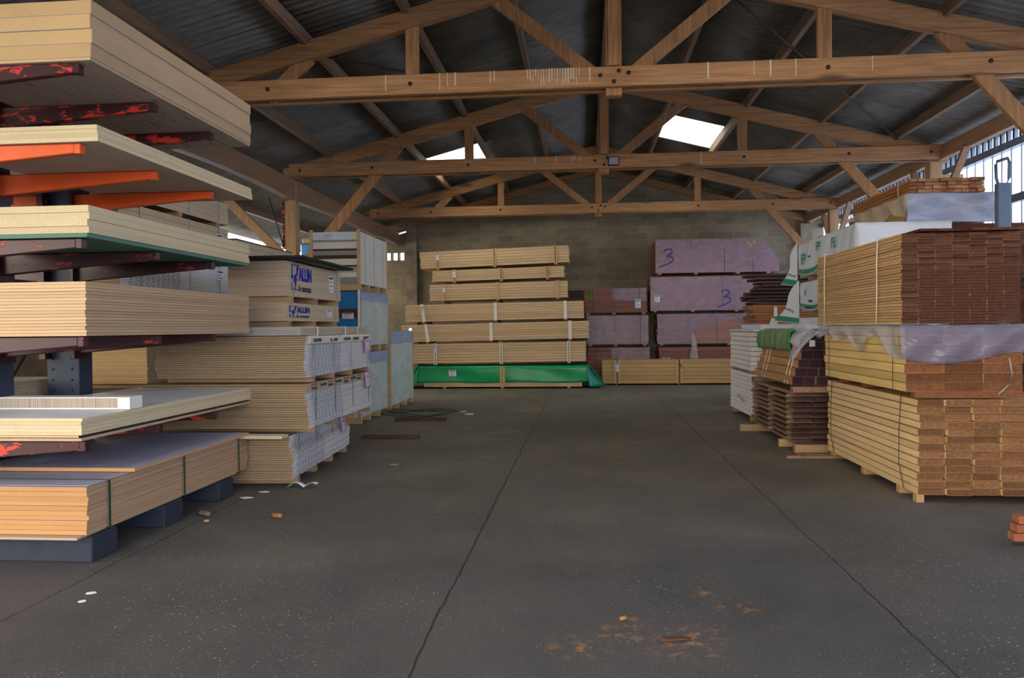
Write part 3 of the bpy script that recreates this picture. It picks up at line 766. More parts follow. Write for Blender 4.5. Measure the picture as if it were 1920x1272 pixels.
# ALLIN packs
def allin(label, z, h, yoff, xo):
    t = load('fibreboard_pack', label, 'boards', (-3.63 + xo, 9.35 + yoff, z), .68, 1.92, h, 18 if h > .4 else 14, 1, 'y', ('mdf_tan', 'mdf_tan', 'mdf_tan_side'), jit=.002, bearers=(-.8, .0, .82), bh=.07,
         straps=(-.78, .80), smat='strap_pale', gap=.05, group='packs with blue bird emblem')
    w = .34; z0 = .09
    lg = thing('bird_emblem', None, None, (w + .004, -.78, z0)); lg.parent = t
    del_ = lg
    k = (h - .12)
    for q in ('label', 'category'):
        if q in lg: del lg[q]
    # word
    text_mesh('ALLIN', .2, 'ink_blue', 'word', t, (w + .003, -.60, z0 + k * .48), FACE_PX, fit=(.42, k * .46), bold=.006)
    text_mesh('le vanneau', .1, 'ink', 'small_word', t, (w + .003, -.60, z0 + k * .12), FACE_PX, fit=(.40, k * .24))
    bpy.data.objects.remove(lg)
    # bird drawn as flat paint: P-shaped frame, body, wing, legs
    mb = MB(); X0, X1 = w + .001, w + .004
    def P(pts): mb.prism([(-.84 + a * .32, z0 + k * (.16 + b * .84)) for a, b in pts], X0, X1, axis='x')
    P([(.05, .96), (.75, .96), (.75, 1.0), (.05, 1.0)]); P([(.05, .04), (.75, .04), (.75, .0), (.05, .0)])
    P([(.05, .55), (.10, .55), (.10, 1.0), (.05, 1.0)]); P([(.05, .0), (.09, .0), (.09, .3), (.05, .3)])
    P([(.0, .42), (.12, .50), (.32, .46), (.52, .52), (.66, .66), (.70, .84), (.80, .86), (.76, .92), (.60, .93), (.52, .86), (.55, .72), (.46, .62), (.30, .58), (.12, .60), (.02, .54)])
    P([(.62, .94), (.72, 1.02), (.80, 1.02), (.70, .94)])
    P([(.12, .50), (.52, .52), (.60, .40), (.42, .30), (.22, .32)])
    P([(.34, .32), (.40, .32), (.46, .05), (.42, .05)]); P([(.46, .32), (.51, .32), (.40, .05), (.36, .05)])
    mb.build('bird_emblem', 'ink_blue', t)
    paper_label(t, (w + .003, .55, .09 + k * .55), .17, k * .62, 'x')
    return t
allin('lower fibreboard pack with blue bird emblem, on the grey-brown panels', 1.635, .275, -.03, 0)
allin('upper fibreboard pack with blue bird emblem, under the black sheet', 1.912, .465, .02, .01)
mb = MB(); mb.grid(lambda u, v: (-4.05 + 1.0 * u, 8.22 + 1.95 * v, 2.400 + .004 * math.sin(v * PI) * u), 6, 10)
tag(mb.build('laminate_sheet', 'black_laminate', solid=.03), 'black laminate sheet lying on the upper pack with the bird emblem', 'sheet')
tag(MB().box(-3.9, -3.35, 8.45, 8.9, 2.378, 2.389).build('packing_board', 'ply'), 'narrow board between the black sheet and the pack below', 'board') if False else None

# tall column of packs behind (its aisle face shows through the rack)
PK = ('chip_face', 'mdf_tan', 'mdf_tan_side')
z = 0
hs = [(.46, 'lowest'), (.48, 'second from the bottom'), (.60, 'with yellow front beside the upright'), (.46, 'fourth from the bottom'), (.55, 'with striped edges and white label'), (.46, 'with white label, second from the top'), (.36, 'topmost')]
for i, (h, q) in enumerate(hs):
    t = load('panel_pack', 'pale board pack in the column behind the rack, ' + q, 'boards', (-5.26 - (.18 if i == 2 else 0), 9.25 - (.02 if i == 2 else 0), z), (.84 if i == 2 else .62), (1.3 if i == 2 else 2.6), h, max(6, int(h / .028)), 1, 'y',
         ('chip_face', 'mdf_edge' if i == 2 else 'mdf_tan', 'printed_edge' if i in (4,) else 'mdf_tan_side'), jit=.003, bearers=(-1.0, .0, 1.0) if i != 2 else (-.5, .5), bh=.06, straps=(-.9, .2, 1.0) if i > 3 else (), smat='strap_pale', gap=.08, group='packs in the column behind the rack')
    if i in (4, 5): paper_label(t, (.318, 1.02, h * .62), .20, .17, 'x')
    z += h
# second column further back
z = 0
for i, h in enumerate((.5, .5, .5, .5, .5, .42)):
    t = load('panel_pack', 'tan board pack in the column behind the bird-emblem packs, ' + (ordn[i] if i < 5 else 'topmost, with a white label'), 'boards', (-5.55, 12.0, z), 1.1, 2.3, h, int(h / .03), 1, 'y', PK, jit=.004, bearers=(-.9, .9), bh=.06, gap=.08, group='packs in the second column')
    if i == 5: paper_label(t, (.555, .95, .30), .22, .14, 'x', lines=3)
    z += h
o = MB().box(-6.1, -5.0, 10.9, 13.1, 2.922, 2.94).build('laminate_sheet', 'black_laminate'); tag(o, 'thin dark sheet on the column behind the bird-emblem packs', 'sheet')
# cream pack on the far side of the rack
for i, (z0, h, q) in enumerate(((.855, .30, 'low'), (2.90, .3, 'high'))):
    load('fibreboard_pack', 'cream board pack on the %s arms of the far side of the rack' % q, 'boards', (-5.70, 6.25, z0), 1.0, 2.4, h, 10, 1, 'y', ('cream_side', 'cream_edge', 'cream_side'), gap=.07)

# ------------------------------------------------------------------ left: panel crates
def crate(label, c, w, d, h, faces, top=None, cap=None, sticks=True, front=None, grp='panel crates along the left side', film_=None, bars=()):
    t = thing('panel_crate', label, 'crate', c, group=grp)
    bh = .11
    for b in (-d / 2 + .06, -d * .17, d * .17, d / 2 - .06): MB().box(-w / 2 + .02, w / 2 + .004, b - .045, b + .045, 0, bh).build('bearer', 'ply_warm', t, bevel=.003)
    n = len(front); z = bh; th = (h - bh) / sum(q[1] for q in front)
    for m, k in front:
        MB().box(-w / 2, w / 2 - .02, -d / 2 + .02, d / 2, z, z + th * k - .004).build('board', m, t, bevel=.003); z += th * k
    mb = MB().box(w / 2 - .018, w / 2, -d / 2 + .03, d / 2, bh, h)
    sd = mb.build('side_board', faces, t)
    if sticks:
        for xx in (w / 2 - .04, -w / 2): MB().box(xx, xx + .05, -d / 2 - .02, -d / 2 + .03, bh, h + (.03 if c[2] > 2 else -.01)).build('corner_batten', 'ply_warm' if cap is None else 'dark_timber', t)
        MB().box(w / 2 - .02, w / 2 + .012, d / 2 - .05, d / 2, bh, h + (.03 if c[2] > 2 else -.01)).build('corner_batten', 'ply_warm', t)
    for u in (.18, .5, .82):
        mbs = MB(); ring(mbs, 'y', -d / 2 + d * u, -w / 2, w / 2, bh, h, .012); mbs.build('strap', 'strap_pale', t)
    return t
O, B_, D_ = 'offwhite_panel', 'ply', 'dark_timber'
FR1 = [('chip_top', 1.2), (O, 1), ('chip_side', 1), (D_, .25), (O, 1.2), (D_, .6), ('chip_top', .9), (D_, .3), (O, 1.3), ('chip_top', .3), (O, 1.5)]
FR2 = [(D_, .5), ('mauve_wood' if False else 'chip_top', .6), (D_, .5), ('blue_wrap', 1.0), (D_, .8), ('blue_wrap', 1.6)]
FRg = [(O, 1)] * 9
C3 = crate('lower panel crate with pale green film and blue top, behind the particleboard packs', (-4.22, 13.80, 0), .90, 1.85, 1.20, 'white_side', front=FRg)
C4 = crate('furthest low panel crate with pale green film and blue top, next to the back stacks', (-4.20, 15.85, 0), .90, 2.00, 1.56, 'white_side', front=FRg)
C2 = crate('panel crate with bright blue film at its front, middle of the tall stack', (-4.20, 13.85, 1.212), .86, 1.85, 1.04, 'white_side', front=FR2)
C1 = crate('tall crate of off-white panels with timber battens, topmost of its stack', (-4.20, 13.85, 2.265), .86, 1.85, 1.00, 'offwhite_panel', front=FR1)
MB().box(-.42, .3, -.912, -.905, .86, .98).build('wrapping', 'white_wrap', C1)
paper_label(C1, (-.10, -.915, .92), .22, .07, '-y'); paper_label(C2, (.22, -.935, .62), .20, .10, '-y')
for cr, w, d, h, capz in ((C3, .90, 1.85, 1.20, .20), (C4, .90, 2.0, 1.56, .25), (C2, .86, 1.85, 1.04, .16)):
    mb = MB(); mb.grid(lambda u, v: (w / 2 + .014 + .006 * math.sin(u * 23) * math.sin(v * 11), -d / 2 + d * u, .12 + (h - capz - .12) * v), 24, 12); mb.build('side_film', 'panel_film', cr)
    mb = MB()
    mb.grid(lambda u, v: (w / 2 + .017, -d / 2 + d * u, h - capz + (capz + .008) * v), 16, 3)
    mb.grid(lambda u, v: (-w / 2 + (w + .034) * u, -d / 2 + d * v, h + .008), 2, 8); mb.build('blue_film_cap', 'panel_blue_film', cr)
MB().box(.40, .44, -.97, -.93, .12, 1.06).build('foam_corner', 'white_paint', C2, bevel=.006)
# a small green-blue light
t = thing('signal_light', 'tiny glowing turquoise light on the corner of the furthest low crate', 'light', (-3.78, 16.80, 1.56))
mb = MB()
for i in range(5): mb.grid(lambda u, v: (.03 * math.sin(PI * v) * math.cos(2 * PI * u), .03 * math.sin(PI * v) * math.sin(2 * PI * u), .03 + .03 * math.cos(PI * v)), 12, 8) if i == 0 else None
lt = NT('lamp_glow'); em = lt.n('ShaderNodeEmission', {'Color': (.1, .9, 1, 1), 'Strength': 5.0}); lt.t.links.new(em.outputs[0], lt.out.inputs[0]); M['lamp_glow'] = lt.m
mb.build('lens', 'lamp_glow', t); MB().box(-.02, .02, -.02, .02, 0, .008).build('base', 'steel_dark', t)

# things in the lean-to, seen past the post
for i in range(5):
    load('panel_pack', 'board pack in the lean-to stack under the blue-wrapped bundle, ' + ordn[i], 'boards', (-6.42, 18.6, i * .67), .5, 1.4, .67, 7, 1, 'y', PK, bearers=(-.5, .5), bh=.06, group='packs in the lean-to')
t = thing('blue_bundle', 'blue-wrapped bundle with a plywood top on the lean-to stack', 'bundle', (-6.42, 18.6, 3.35))
MB().box(-.24, .24, -.65, .65, 0, .30).build('wrapped_body', 'blue_wrap', t, bevel=.03)
MB().box(-.23, .21, -.6, .6, .30, .44).build('top_boards', 'ply_warm', t, bevel=.04)
MB().box(.241, .25, .2, .5, .05, .22).build('white_label', 'paper', t)
# ------------------------------------------------------------------ back wall stacks
WW = ('whitewood_front', 'whitewood_end', 'whitewood_front')
G1_ = 'planed timber packs in the tall stack at the back'
DY = 21.05
# x0, x1, z0, z1, rows, tilt deg, strap xs, kind
D = [(-4.45, .12, .0, .60, 0, .3), (-4.66, .05, .64, 1.22, 7, .5), (-4.86, .13, 1.23, 1.74, 7, .8), (-4.74, .0, 1.76, 2.27, 7, .7), (-4.08, -.42, 2.31, 2.80, 6, .9), (-4.0, -.50, 2.83, 3.18, 5, 1.3), (-4.32, -.37, 3.20, 3.70, 6, 1.7)]
lab = ['', 'planed timber pack lying directly on the green-wrapped one', 'planed timber pack second above the green-wrapped one, with broad pale battens', 'planed timber pack in the middle of the back stack, longest with three white battens', 'shorter planed timber pack above the three long ones', 'thin planed timber pack, second from the top of the back stack', 'topmost planed timber pack of the back stack, up against the block wall']
SX = [(), (-3.94, -2.18, -.40), (-4.16, -2.44, -.36), (-4.26, -2.32, -.48), (-3.72, -2.26, -.68), (-3.41, -2.16, -.94), (-3.85, -2.33, -.72)]
for i in range(1, 7):
    x0, x1, z0, z1, rows, tl = D[i]; w = x1 - x0; cx = (x0 + x1) / 2
    t = load('timber_pack', lab[i], 'timber', (cx, DY, z0 - .0), w, 1.1, z1 - z0, rows, 4, 'x', WW, jit=.01, jlen=.012, bearers=[s - cx for s in SX[i]], bh=.055, gap=.09, ry=-math.radians(tl), group=G1_, part='plank', bw=.07)
    for k, s in enumerate(SX[i]):
        bw = .085 if i in (2, 3, 4) else .05; ln = -.03 if (k == 0 and i in (2, 3)) else 0
        mb = MB(); mb.beam((s - cx - ln, -.575, .045), (s - cx + ln, -.575, z1 - z0 + .01), bw, .02, up=(0, 1, 0))
        if i in (1, 5, 6): mb = MB(); [mb.box(s - cx + q - .015, s - cx + q + .015, -.585, -.56, .02, z1 - z0 + .01) for q in (-.025, .025)]
        mb.build('batten', 'ply_warm' if i > 3 else 'tag_white', t)
        mb = MB(); ring(mb, 'x', s - cx, -.575, .56, .055, z1 - z0 + .004, .014); mb.build('strap', 'strap_dark', t)
    a = SX[i][0] - cx
    if i != 2: paper_label(t, (a + (.0 if i != 4 else .03), -.592, (z1 - z0) * .72), .09, .16 if i < 5 else .2, '-y')
MB().box(.6, .85, -.557, -.553, .42, .50).build('stained_patch', 'dark_rough', bpy.data.objects['timber_pack']) if False else None
# green wrapped pack on the floor
t = thing('wrapped_pack', 'long timber pack under a glossy green tarpaulin, at the bottom of the back stack', 'timber', (-2.16, DY, 0))
W = 4.5
for b in (-1.55, .0, 1.75): MB().box(b - .04, b + .04, -.55, .55, 0, .05).build('bearer', 'bearer_wood', t)
for r in range(2):
    for k in range(3): MB().box(-W / 2 + .15, W / 2 - .15, -.55 + k * .37, -.19 + k * .37, .05 + r * .26, .30 + r * .26).build('plank', list(WW), t)
def tarp(u, v):      # across: up the front, over the top, down the back
    x = -W / 2 - .05 + (W + .1) * u
    if v < .4: y = -.575 - .012 * math.sin(x * 7) * (1 - v / .4) - .015 * math.sin(x * 2.3 + v * 9); z = .16 + (.595 - .16) * v / .4 + .012 * math.sin(x * 3.1)
    elif v < .6: y = -.575 + 1.15 * (v - .4) / .2; z = .60
    else: y = .575; z = .60 - .43 * (v - .6) / .4
    return (x, y, z)
mb = MB(); mb.grid(tarp, 90, 20)
tp = mb.build('tarpaulin', 'green_tarp', t, solid=.004)
for s in (-1, 1):    # loose ends hanging like a skirt
    def skirt(u, v):
        a = -.575 + 1.15 * u
        out = (.03 + .42 * v) * (1 - .25 * math.sin(PI * u)) + .05 * math.sin(u * 14) * v
        return (s * (W / 2 + out), a - .10 * v * (1 - u), .60 - .56 * v + .06 * v * math.sin(u * 9 + s))
    mb = MB(); mb.grid(skirt, 24, 10); mb.build('loose_end', 'teal_tarp' if s > 0 else 'green_tarp', t, solid=.004)
    def flap(u, v):
        return (s * (W / 2 - .05 + (.08 + .38 * u) * (v + .1) * .95), -.585 - .05 * v * (1 - u) - .03 * math.sin(u * 7), .60 - (.55 if s > 0 else .50) * v)
    mb = MB(); mb.grid(flap, 8, 10); mb.build('corner_fold', 'teal_tarp' if s > 0 else 'green_tarp', t, solid=.004)
for q in (-.03, .045): MB().box(q - .03, q + .03, -.625, -.602, .12, .59).build('batten', 'ply_warm', t)
paper_label(t, (-1.32, -.612, .42), .20, .16, '-y')

# dark red packs in the middle
ME_ = ('meranti', 'meranti_end', 'meranti'); MP = ('meranti_pink', 'meranti_end', 'meranti_pink')
GR = 'red hardwood packs along the block wall'
EY = 22.75
def scribble(parent, x, y, z, s):
    mb = MB(); pts = [(0, 0), (.03, .10), (-.02, .16), (.05, .24), (.0, .30), (-.05, .20), (.06, .12), (.02, -.04), (.05, .2)]
    mb.tube([(x + a * s, y, z + b * s) for a, b in pts], .012 * s, 6); mb.build('green_scribble', 'spray_green', parent)
E_ = [(.10, 1.84, .0, 1.03, 8, ME_, 'red-brown hardwood pack at the bottom, behind the yellow timber pack'), (.08, 1.80, 1.05, 1.92, 8, MP, 'film-dulled red hardwood pack in the middle of its stack, next to the tall back stack'), (.02, 1.78, 1.95, 2.70, 11, ME_, 'red-brown hardwood pack with green strap marks, topmost of the middle stack')]
for i, (x0, x1, z0, z1, rows, mm, lb) in enumerate(E_):
    w = x1 - x0
    t = load('hardwood_pack', lb, 'timber', ((x0 + x1) / 2, EY, z0), w, .9, z1 - z0, rows, 3, 'x', mm, jit=.006, jlen=.015, bearers=(-w / 2 + .1, -.05, w / 2 - .1), bh=.055, straps=(-w / 2 + .24, -.05, w / 2 - .22), smat='strap_green' if i == 2 else 'strap_dark', group=GR, part='plank', gap=.06)
    h = z1 - z0
    if i == 2:
        paper_label(t, (.62, -.47, .30), .16, .24, '-y'); scribble(t, -.72, -.465, .40, 1)
        mb = MB(); mb.grid(lambda u, v: (-.1 + .95 * u, -.462, .40 + .34 * v), 12, 6); mb.build('film', 'dusty_film', t)
    if i == 1:
        scribble(t, -.35, -.475, .42, .5)
        mb = MB(); mb.grid(lambda u, v: (-w / 2 - .01 + (w + .02) * u, -.468 - .008 * math.sin(u * 20), .08 + .80 * v), 24, 10); mb.build('film', 'dusty_film', t)
    if i == 0:
        mb = MB(); mb.grid(lambda u, v: (-.2 + (w / 2 + .2) * u, -.466, .55 + .46 * v), 12, 6); mb.build('film', 'dusty_film', t)
# big pinkish packs on the right
F_ = [(2.10, 4.9, .0, 1.02, 8, ME_, 'dark red hardwood pack at the bottom, with a green mark and white label'), (2.06, 5.0, 1.06, 1.95, 10, MP, 'half-unwrapped red hardwood pack under the two marked with a blue 3'), (1.88, 5.42, 2.0, 3.0, 12, MP, 'long violet-pink hardwood pack with a blue 3 near its right end'), (2.02, 5.42, 3.05, 4.03, 11, MP, 'topmost pink hardwood pack with a slanted right end and a blue 3 at its left')]
def three(parent, x, y, z, s):
    pts = [(-.30, .42), (-.12, .52), (.10, .50), (.16, .38), (.05, .24), (-.14, .14), (.08, .12), (.22, .02), (.16, -.14), (-.08, -.28), (-.42, -.40), (-.50, -.46)]
    # smooth
    pp = []
    for i in range(len(pts) - 1):
        p0 = pts[max(0, i - 1)]; p1 = pts[i]; p2 = pts[i + 1]; p3 = pts[min(len(pts) - 1, i + 2)]
        for k in range(4):
            t_ = k / 4; f = lambda a, b, c, d: .5 * (2 * b + (c - a) * t_ + (2 * a - 5 * b + 4 * c - d) * t_ ** 2 + (3 * b - a - 3 * c + d) * t_ ** 3)
            pp.append((f(p0[0], p1[0], p2[0], p3[0]), f(p0[1], p1[1], p2[1], p3[1])))
    pp.append(pts[-1])
    mb = MB(); mb.tube([(x + a * s, y, z + b * s) for a, b in pp], .017, 6); mb.v = [(a, y + (b - y) * .25, c) for a, b, c in mb.v]
    mb.build('painted_numeral', 'chalk_blue', parent)
for i, (x0, x1, z0, z1, rows, mm, lb) in enumerate(F_):
    w = x1 - x0; h = z1 - z0
    lf = (lambda r, k: (1 - max(0, (r / 10 - .30)) * .18, 1, 1)) if i == 3 else None
    t = load('hardwood_pack', lb, 'timber', ((x0 + x1) / 2, EY, z0), w, .9, h, rows, 2, 'x', mm, jit=.004, jlen=.0 if i == 3 else .02, bearers=(-w / 2 + .12, -w * .17, w * .17, w / 2 - .3), bh=.05, lenf=lf, straps=(-w / 2 + .15, -w * .21, w * .06, w * .29), smat='strap_green' if i == 3 else 'strap_blue', group=GR, part='plank', gap=.035)
    if i == 3:
        for o in list(t.children):
            if o.name.startswith('plank'): o.location.x -= (1 - o.scale.x) * w / 2
        three(t, -w / 2 + .38, -.472, .45, .52)
        MB().prism([(.78, .87), (1.08, .93), (1.02, .80), (.95, .74)], -.468, -.462).build('torn_film_patch', 'fir_front', t)
        mb = MB(); mb.grid(lambda u, v: (-w / 2 + (w - .02 - .42 * max(0, v - .35) / .65) * u, -.463 - .006 * math.sin(u * 31), .06 + .93 * v), 30, 10); mb.build('film', 'mauve_film', t)
    if i == 2:
        three(t, .32, -.476, .34, .50); paper_label(t, (-w / 2 + .18, -.472, .38), .15, .2, '-y')
        mb = MB(); mb.grid(lambda u, v: (-w / 2 - .01 + (w + .02) * u, -.466 - .006 * math.sin(u * 31), .04 + .95 * v), 30, 10); mb.build('film', 'mauve_film', t)
    if i == 1:
        mb = MB(); mb.add([(-w / 2, -.463, .04), (-.55, -.463, .04), (-.5, -.463, .35), (.3, -.463, .70), (1.3, -.463, .72), (1.3, -.463, .89), (-w / 2, -.463, .89)], [(0, 1, 2, 3, 4, 5, 6)])
        mb.build('film', 'dusty_film', t)
        mb = MB(); mb.grid(lambda u, v: (-.55 + .03 * math.sin(v * 5) + (.05 + .20 * v) * (u), -.48 - .05 * v, .40 - .85 * v), 6, 10); mb.build('hanging_film', 'clear_film', t, solid=.002)
    if i == 0:
        scribble(t, -.72, -.47, .62, .6); paper_label(t, (-1.2, -.47, .64), .20, .16, '-y')
load('hardwood_pack', 'narrow dark pack wedged between the tall back stack and the red one', 'timber', (-.28, 22.75, 0), .5, .9, 2.66, 14, 1, 'x', ('dark_rough', 'meranti_end', 'dark_rough'), part='plank')
# yellow timber pack on the floor in front
t = load('timber_pack', 'low yellow timber pack on the floor in front of the red hardwood', 'timber', (2.45, 21.90, 0), 3.92, .58, .70, 6, 3, 'x', ('fir_front', 'whitewood_end', 'fir_front'), jit=.004, bearers=(-1.58, .12, 1.7), bh=.045, group=None, part='plank', gap=.05, rz=.02, bw=.05)
for s in (-1.56, .12):
    mb = MB(); [mb.box(s + q - .03, s + q + .03, -.335, -.315, .05, .70) for q in (-.06, .06)]; mb.build('batten', 'ply_warm', t)
    mb = MB(); ring(mb, 'x', s, -.335, .315, .045, .70, .018); mb.build('strap', 'strap_dark', t)
paper_label(t, (-1.56, -.345, .50), .10, .26, '-y')
MB().tube([(.12, -.36, .60), (.16, -.37, .52), (.2, -.36, .46)], .008).build('strap_tail', 'strap_dark', t)

# ------------------------------------------------------------------ right side, near column
PI_ = ('pine_side', 'pine_end', 'pine_side')
t = load('pine_pack', 'big pack of pale pine planks on the floor, lowest of the near right stack', 'timber', (3.66, 8.56, 0), 1.40, 2.60, .93, 13, 6, 'y', PI_, jit=.03, jlen=.020, bearers=(-.85, .1, 1.15), bh=.07, gap=.14, bevel=.003, part='plank', colgap=.012)
MB().box(-.705, -.64, -1.28, -1.20, 0, .07).build('bearer', 'bearer_wood', t)
for s in (-.98, 1.05):
    mb = MB(); mb.tube([(-.72, s, .95), (-.735, s + .01, .62), (-.73, s + .03, .3), (-.715, s - .04, .08)], .004); mb.tube([(-.72, s, .952), (.72, s, .952)], .004); mb.build('strap', 'strap_dark', t)
for q, (yy, z) in enumerate(((7.32, .96), (8.6, .955))):
    tag(MB().box(2.94, 3.92, yy - .045, yy + .045, .935, .99).build('spacer_batten', 'yellow_end', bevel=.003), 'orange-brown spacer batten under the %s end of the middle right pack' % ('near' if q == 0 else 'middle of the'), 'batten') if q == 0 else tag(MB().box(2.94, 3.92, yy - .045, yy + .045, .935, .99).build('spacer_batten', 'yellow_end', bevel=.003), 'spacer batten in the middle of the gap above the pale pine planks', 'batten')
tag(MB().box(2.94, 3.92, 9.3, 9.39, .935, .99).build('spacer_batten', 'yellow_end', bevel=.003), 'spacer batten at the far end of the gap above the pale pine planks', 'batten')
t = load('yellow_pine_pack', 'yellow and grey timber pack half covered in plastic film, middle of the near right stack', 'timber', (3.38, 8.50, .99), 1.0, 2.36, .58, 7, 3, 'y', ('yellow_side', 'yellow_end', 'yellow_side'), jit=.02, jlen=.012, gap=.06, bevel=.003, part='plank')
for s in (-.95, .95):
    mb = MB(); ring(mb, 'y', s, -.52, .52, .0, .58, .008); mb.build('strap', 'strap_dark', t)
mb = MB()      # film over the top, hanging over the front
def fr(u, v):
    x = -.56 + 1.16 * u; z = .60 - (.30 + .05 * math.sin(u * 5)) * v
    return (x, -1.205 - .03 * math.sin(v * 3) - .015 * math.sin(x * 17 + v * 5), z)
mb.grid(fr, 40, 12)
fl = mb.build('film_front', 'blue_film', t, solid=.001)
mb = MB()
def ff(u, v):
    y = -1.20 + 2.5 * u; drop = .10 + .10 * math.exp(-((u - .02) / .12) ** 2) * 2.0 + .07 * math.sin(u * 11) ** 2 + .1 * math.exp(-((u - .45) / .1) ** 2)
    return (-.53 - .035 * math.sin(v * 3) - .03 * math.sin(u * 31 + v * 4) * v, y, .60 - drop * v)
mb.grid(ff, 60, 10); mb.build('film_side', 'clear_film', t, solid=.001)
mb = MB(); mb.grid(lambda u, v: (-.53 + 1.1 * u, -1.2 + 2.5 * v, .595 + .012 * math.sin(u * 20) * math.sin(v * 23)), 24, 30); mb.build('film_top', 'dusty_film', t)
mb = MB()      # loose bunch of film past the far end
mb.grid(lambda u, v: (-.60 - .20 * math.sin(PI * u) + .05 * math.sin(v * 12), 1.15 + .55 * u, .60 - (.12 + .30 * math.sin(PI * u)) * v + .03 * math.sin(u * 9)), 18, 10); mb.build('film_bunch', 'clear_film', t, solid=.001)
MB().tube([(.35, -1.25, .30), (.38, -1.24, .16), (.34, -1.24, .05), (.26, -1.24, -.02)], .006).build('film_strand', 'strap_pale', t)
for q in range(3): MB().box(-.42 + q * .09, -.385 + q * .09, -1.1965, -1.195, .30, .325).build('end_mark', 'logo_green', t) if False else None
tag(MB().box(3.0, 3.95, 7.30, 7.42, 1.583, 1.612).build('spacer_batten', 'dark_timber'), 'dark spacer under the near end of the decking pack', 'batten') if False else None

DK = ('deck_side', 'deck_end', 'deck_side')
t = load('decking_pack', 'tall pack of thin decking boards with dark ends, topmost of the near right stack', 'timber', (3.36, 8.60, 1.60), 1.02, 2.54, .82, 30, 7, 'y', DK, jit=.016, jlen=.007, gap=.13, bevel=.0015, part='decking_board', colgap=.004, maxp=100)
for s in (-.75, .90):
    mb = MB(); mb.tube([(-.53, s, .83), (-.538, s, .6), (-.534, s + .01, .3), (-.53, s + .04, .01)], .0065); mb.tube([(-.53, s, .832), (.53, s, .832)], .0065); mb.build('strap', 'strap_cord', t)
o = MB().box(-.1, 1.0, -.06, .06, 0, .045).build('loose_plank', 'dark_timber', None, loc=(3.2, 8.1, 2.425), recenter=False, bevel=.003); tag(o, 'dark plank lying across the top of the decking pack', 'plank')
rr = random.Random(11)
for i in range(6):
    o = MB().box(-.07, .07, -.5, .5, 0, .022).build('loose_decking_board', ['deck_end', 'deck_end', 'deck_end'], None, loc=(3.05 + i * .15, 7.75 + rr.uniform(-.03, .05), 2.425 if i != 2 and i != 1 and i != 0 else 2.425), recenter=False); o.rotation_euler.z = 0
    tag(o, 'short loose brown board on top of the decking pack, %s' % ['leftmost', 'second from the left', 'third from the left', 'third from the right', 'second from the right', 'rightmost'][i], 'plank', 'loose boards on the decking')
# small pile at the right edge
for i in range(3):
    o = MB().box(0, .6, 0, .10, 0, .058).build('hardwood_block', 'meranti_block', None, loc=(3.06 + (.0, .02, .035)[i], 5.88 + i * .003, .03 + i * .062), recenter=False, bevel=.004)
    tag(o, 'red-brown timber in the small pile at the right edge, %s' % ['lowest', 'middle', 'topmost'][i], 'timber', 'small pile at the right edge')
o = MB().box(3.2, 3.26, 5.84, 6.02, 0, .03).build('bearer', 'bearer_wood'); tag(o, 'small bearer under the red-brown timbers at the right edge', 'batten')

# second column : rough planks, dark-ended beams, green-wrapped pack
for (nm, b, lb) in (('floor_bearer', (2.62, 3.5, 10.05, 10.15, 0, .10), 'thick bearer under the near end of the rough plank pile'), ('floor_bearer', (2.55, 3.4, 10.55, 10.63, 0, .10), 'bearer in the middle under the rough plank pile'),
                    ('floor_bearer', (2.35, 3.4, 12.1, 12.2, 0, .10), 'grey bearer sticking out at the far end of the rough plank pile')):
    tag(MB().box(*b).build(nm, 'bearer_wood', bevel=.003), lb, 'batten')
tag(MB().box(2.42, 3.3, 9.62, 9.68, 0, .03).build('loose_plank', 'rough_plank'), 'thin brown plank on the floor in front of the rough plank pile', 'plank')
tag(MB().box(2.60, 3.1, 9.84, 9.89, 0, .02).build('loose_plank', 'rough_plank'), 'short strip of wood between the floor plank and the rough pile', 'plank')
t = thing('rough_plank_pile', 'pile of rough dark-ended planks on stickers beside the white panels', 'timber', (3.15, 11.35, .10))
rows = 10; th = .068
src = None
for r in range(rows):
    for k in range(4):
        mb_loc = (-.42 + k * .26 + R(-.025, .025) - .008 * (rows - r) * 0, R(-.05, .05) - (.0 if r % 2 else .03), r * th)
        if src is None: src = MB().box(-.115, .115, -1.2, 1.2, 0, .036, ends=[0, 0, 1, 1, 0, 0]).build('plank', ['rough_plank', 'rough_plank_end'], t, loc=mb_loc, bevel=.003)
        else: o = inst(src, t, mb_loc, rz=R(-.012, .012))
    if r < rows - 1:
        for yy in (-1.0, 0, 1.0): MB().box(-.56, .5, yy - .02, yy + .02, r * th + .0365, r * th + th - .0005).build('sticker', 'rough_plank', t)
tag(MB().box(2.62, 3.6, 10.12, 10.26, .75, .82).build('spacer_batten', 'rough_plank'), 'thick brown spacer on top of the rough planks, nearest', 'batten')
tag(MB().box(2.55, 3.6, 12.1, 12.24, .75, .82).build('spacer_batten', 'rough_plank'), 'thick brown spacer on top of the rough planks, furthest', 'batten')
t = load('beam_pack', 'pack of orange-brown beams with blackish ends, leaning sideways, under the green bundle', 'timber', (3.08, 11.35, .83), .86, 2.2, .44, 4, 6, 'y', ('azobe_side', 'azobe_end', 'azobe_side'), jit=.01, jlen=.03, gap=.04, bevel=.004, part='beam', shift=lambda u: .10 * u, straps=(), group=None)
for s in (-.85, -.7, .45, .65):
    mb = MB(); mb.tube([(-.44, s, .0), (-.38, s, .25), (-.325, s, .46)], .006); mb.build('strap', 'strap_cord', t)
t = load('green_wrapped_bundle', 'dark-ended bundle partly wrapped in green plastic, topmost beside the white panels', 'timber', (3.16, 11.32, 1.275), .83, 2.1, .21, 2, 6, 'y', ('azobe_side', 'azobe_end', 'azobe_side'), jit=.004, gap=.05, bevel=.004, part='beam')
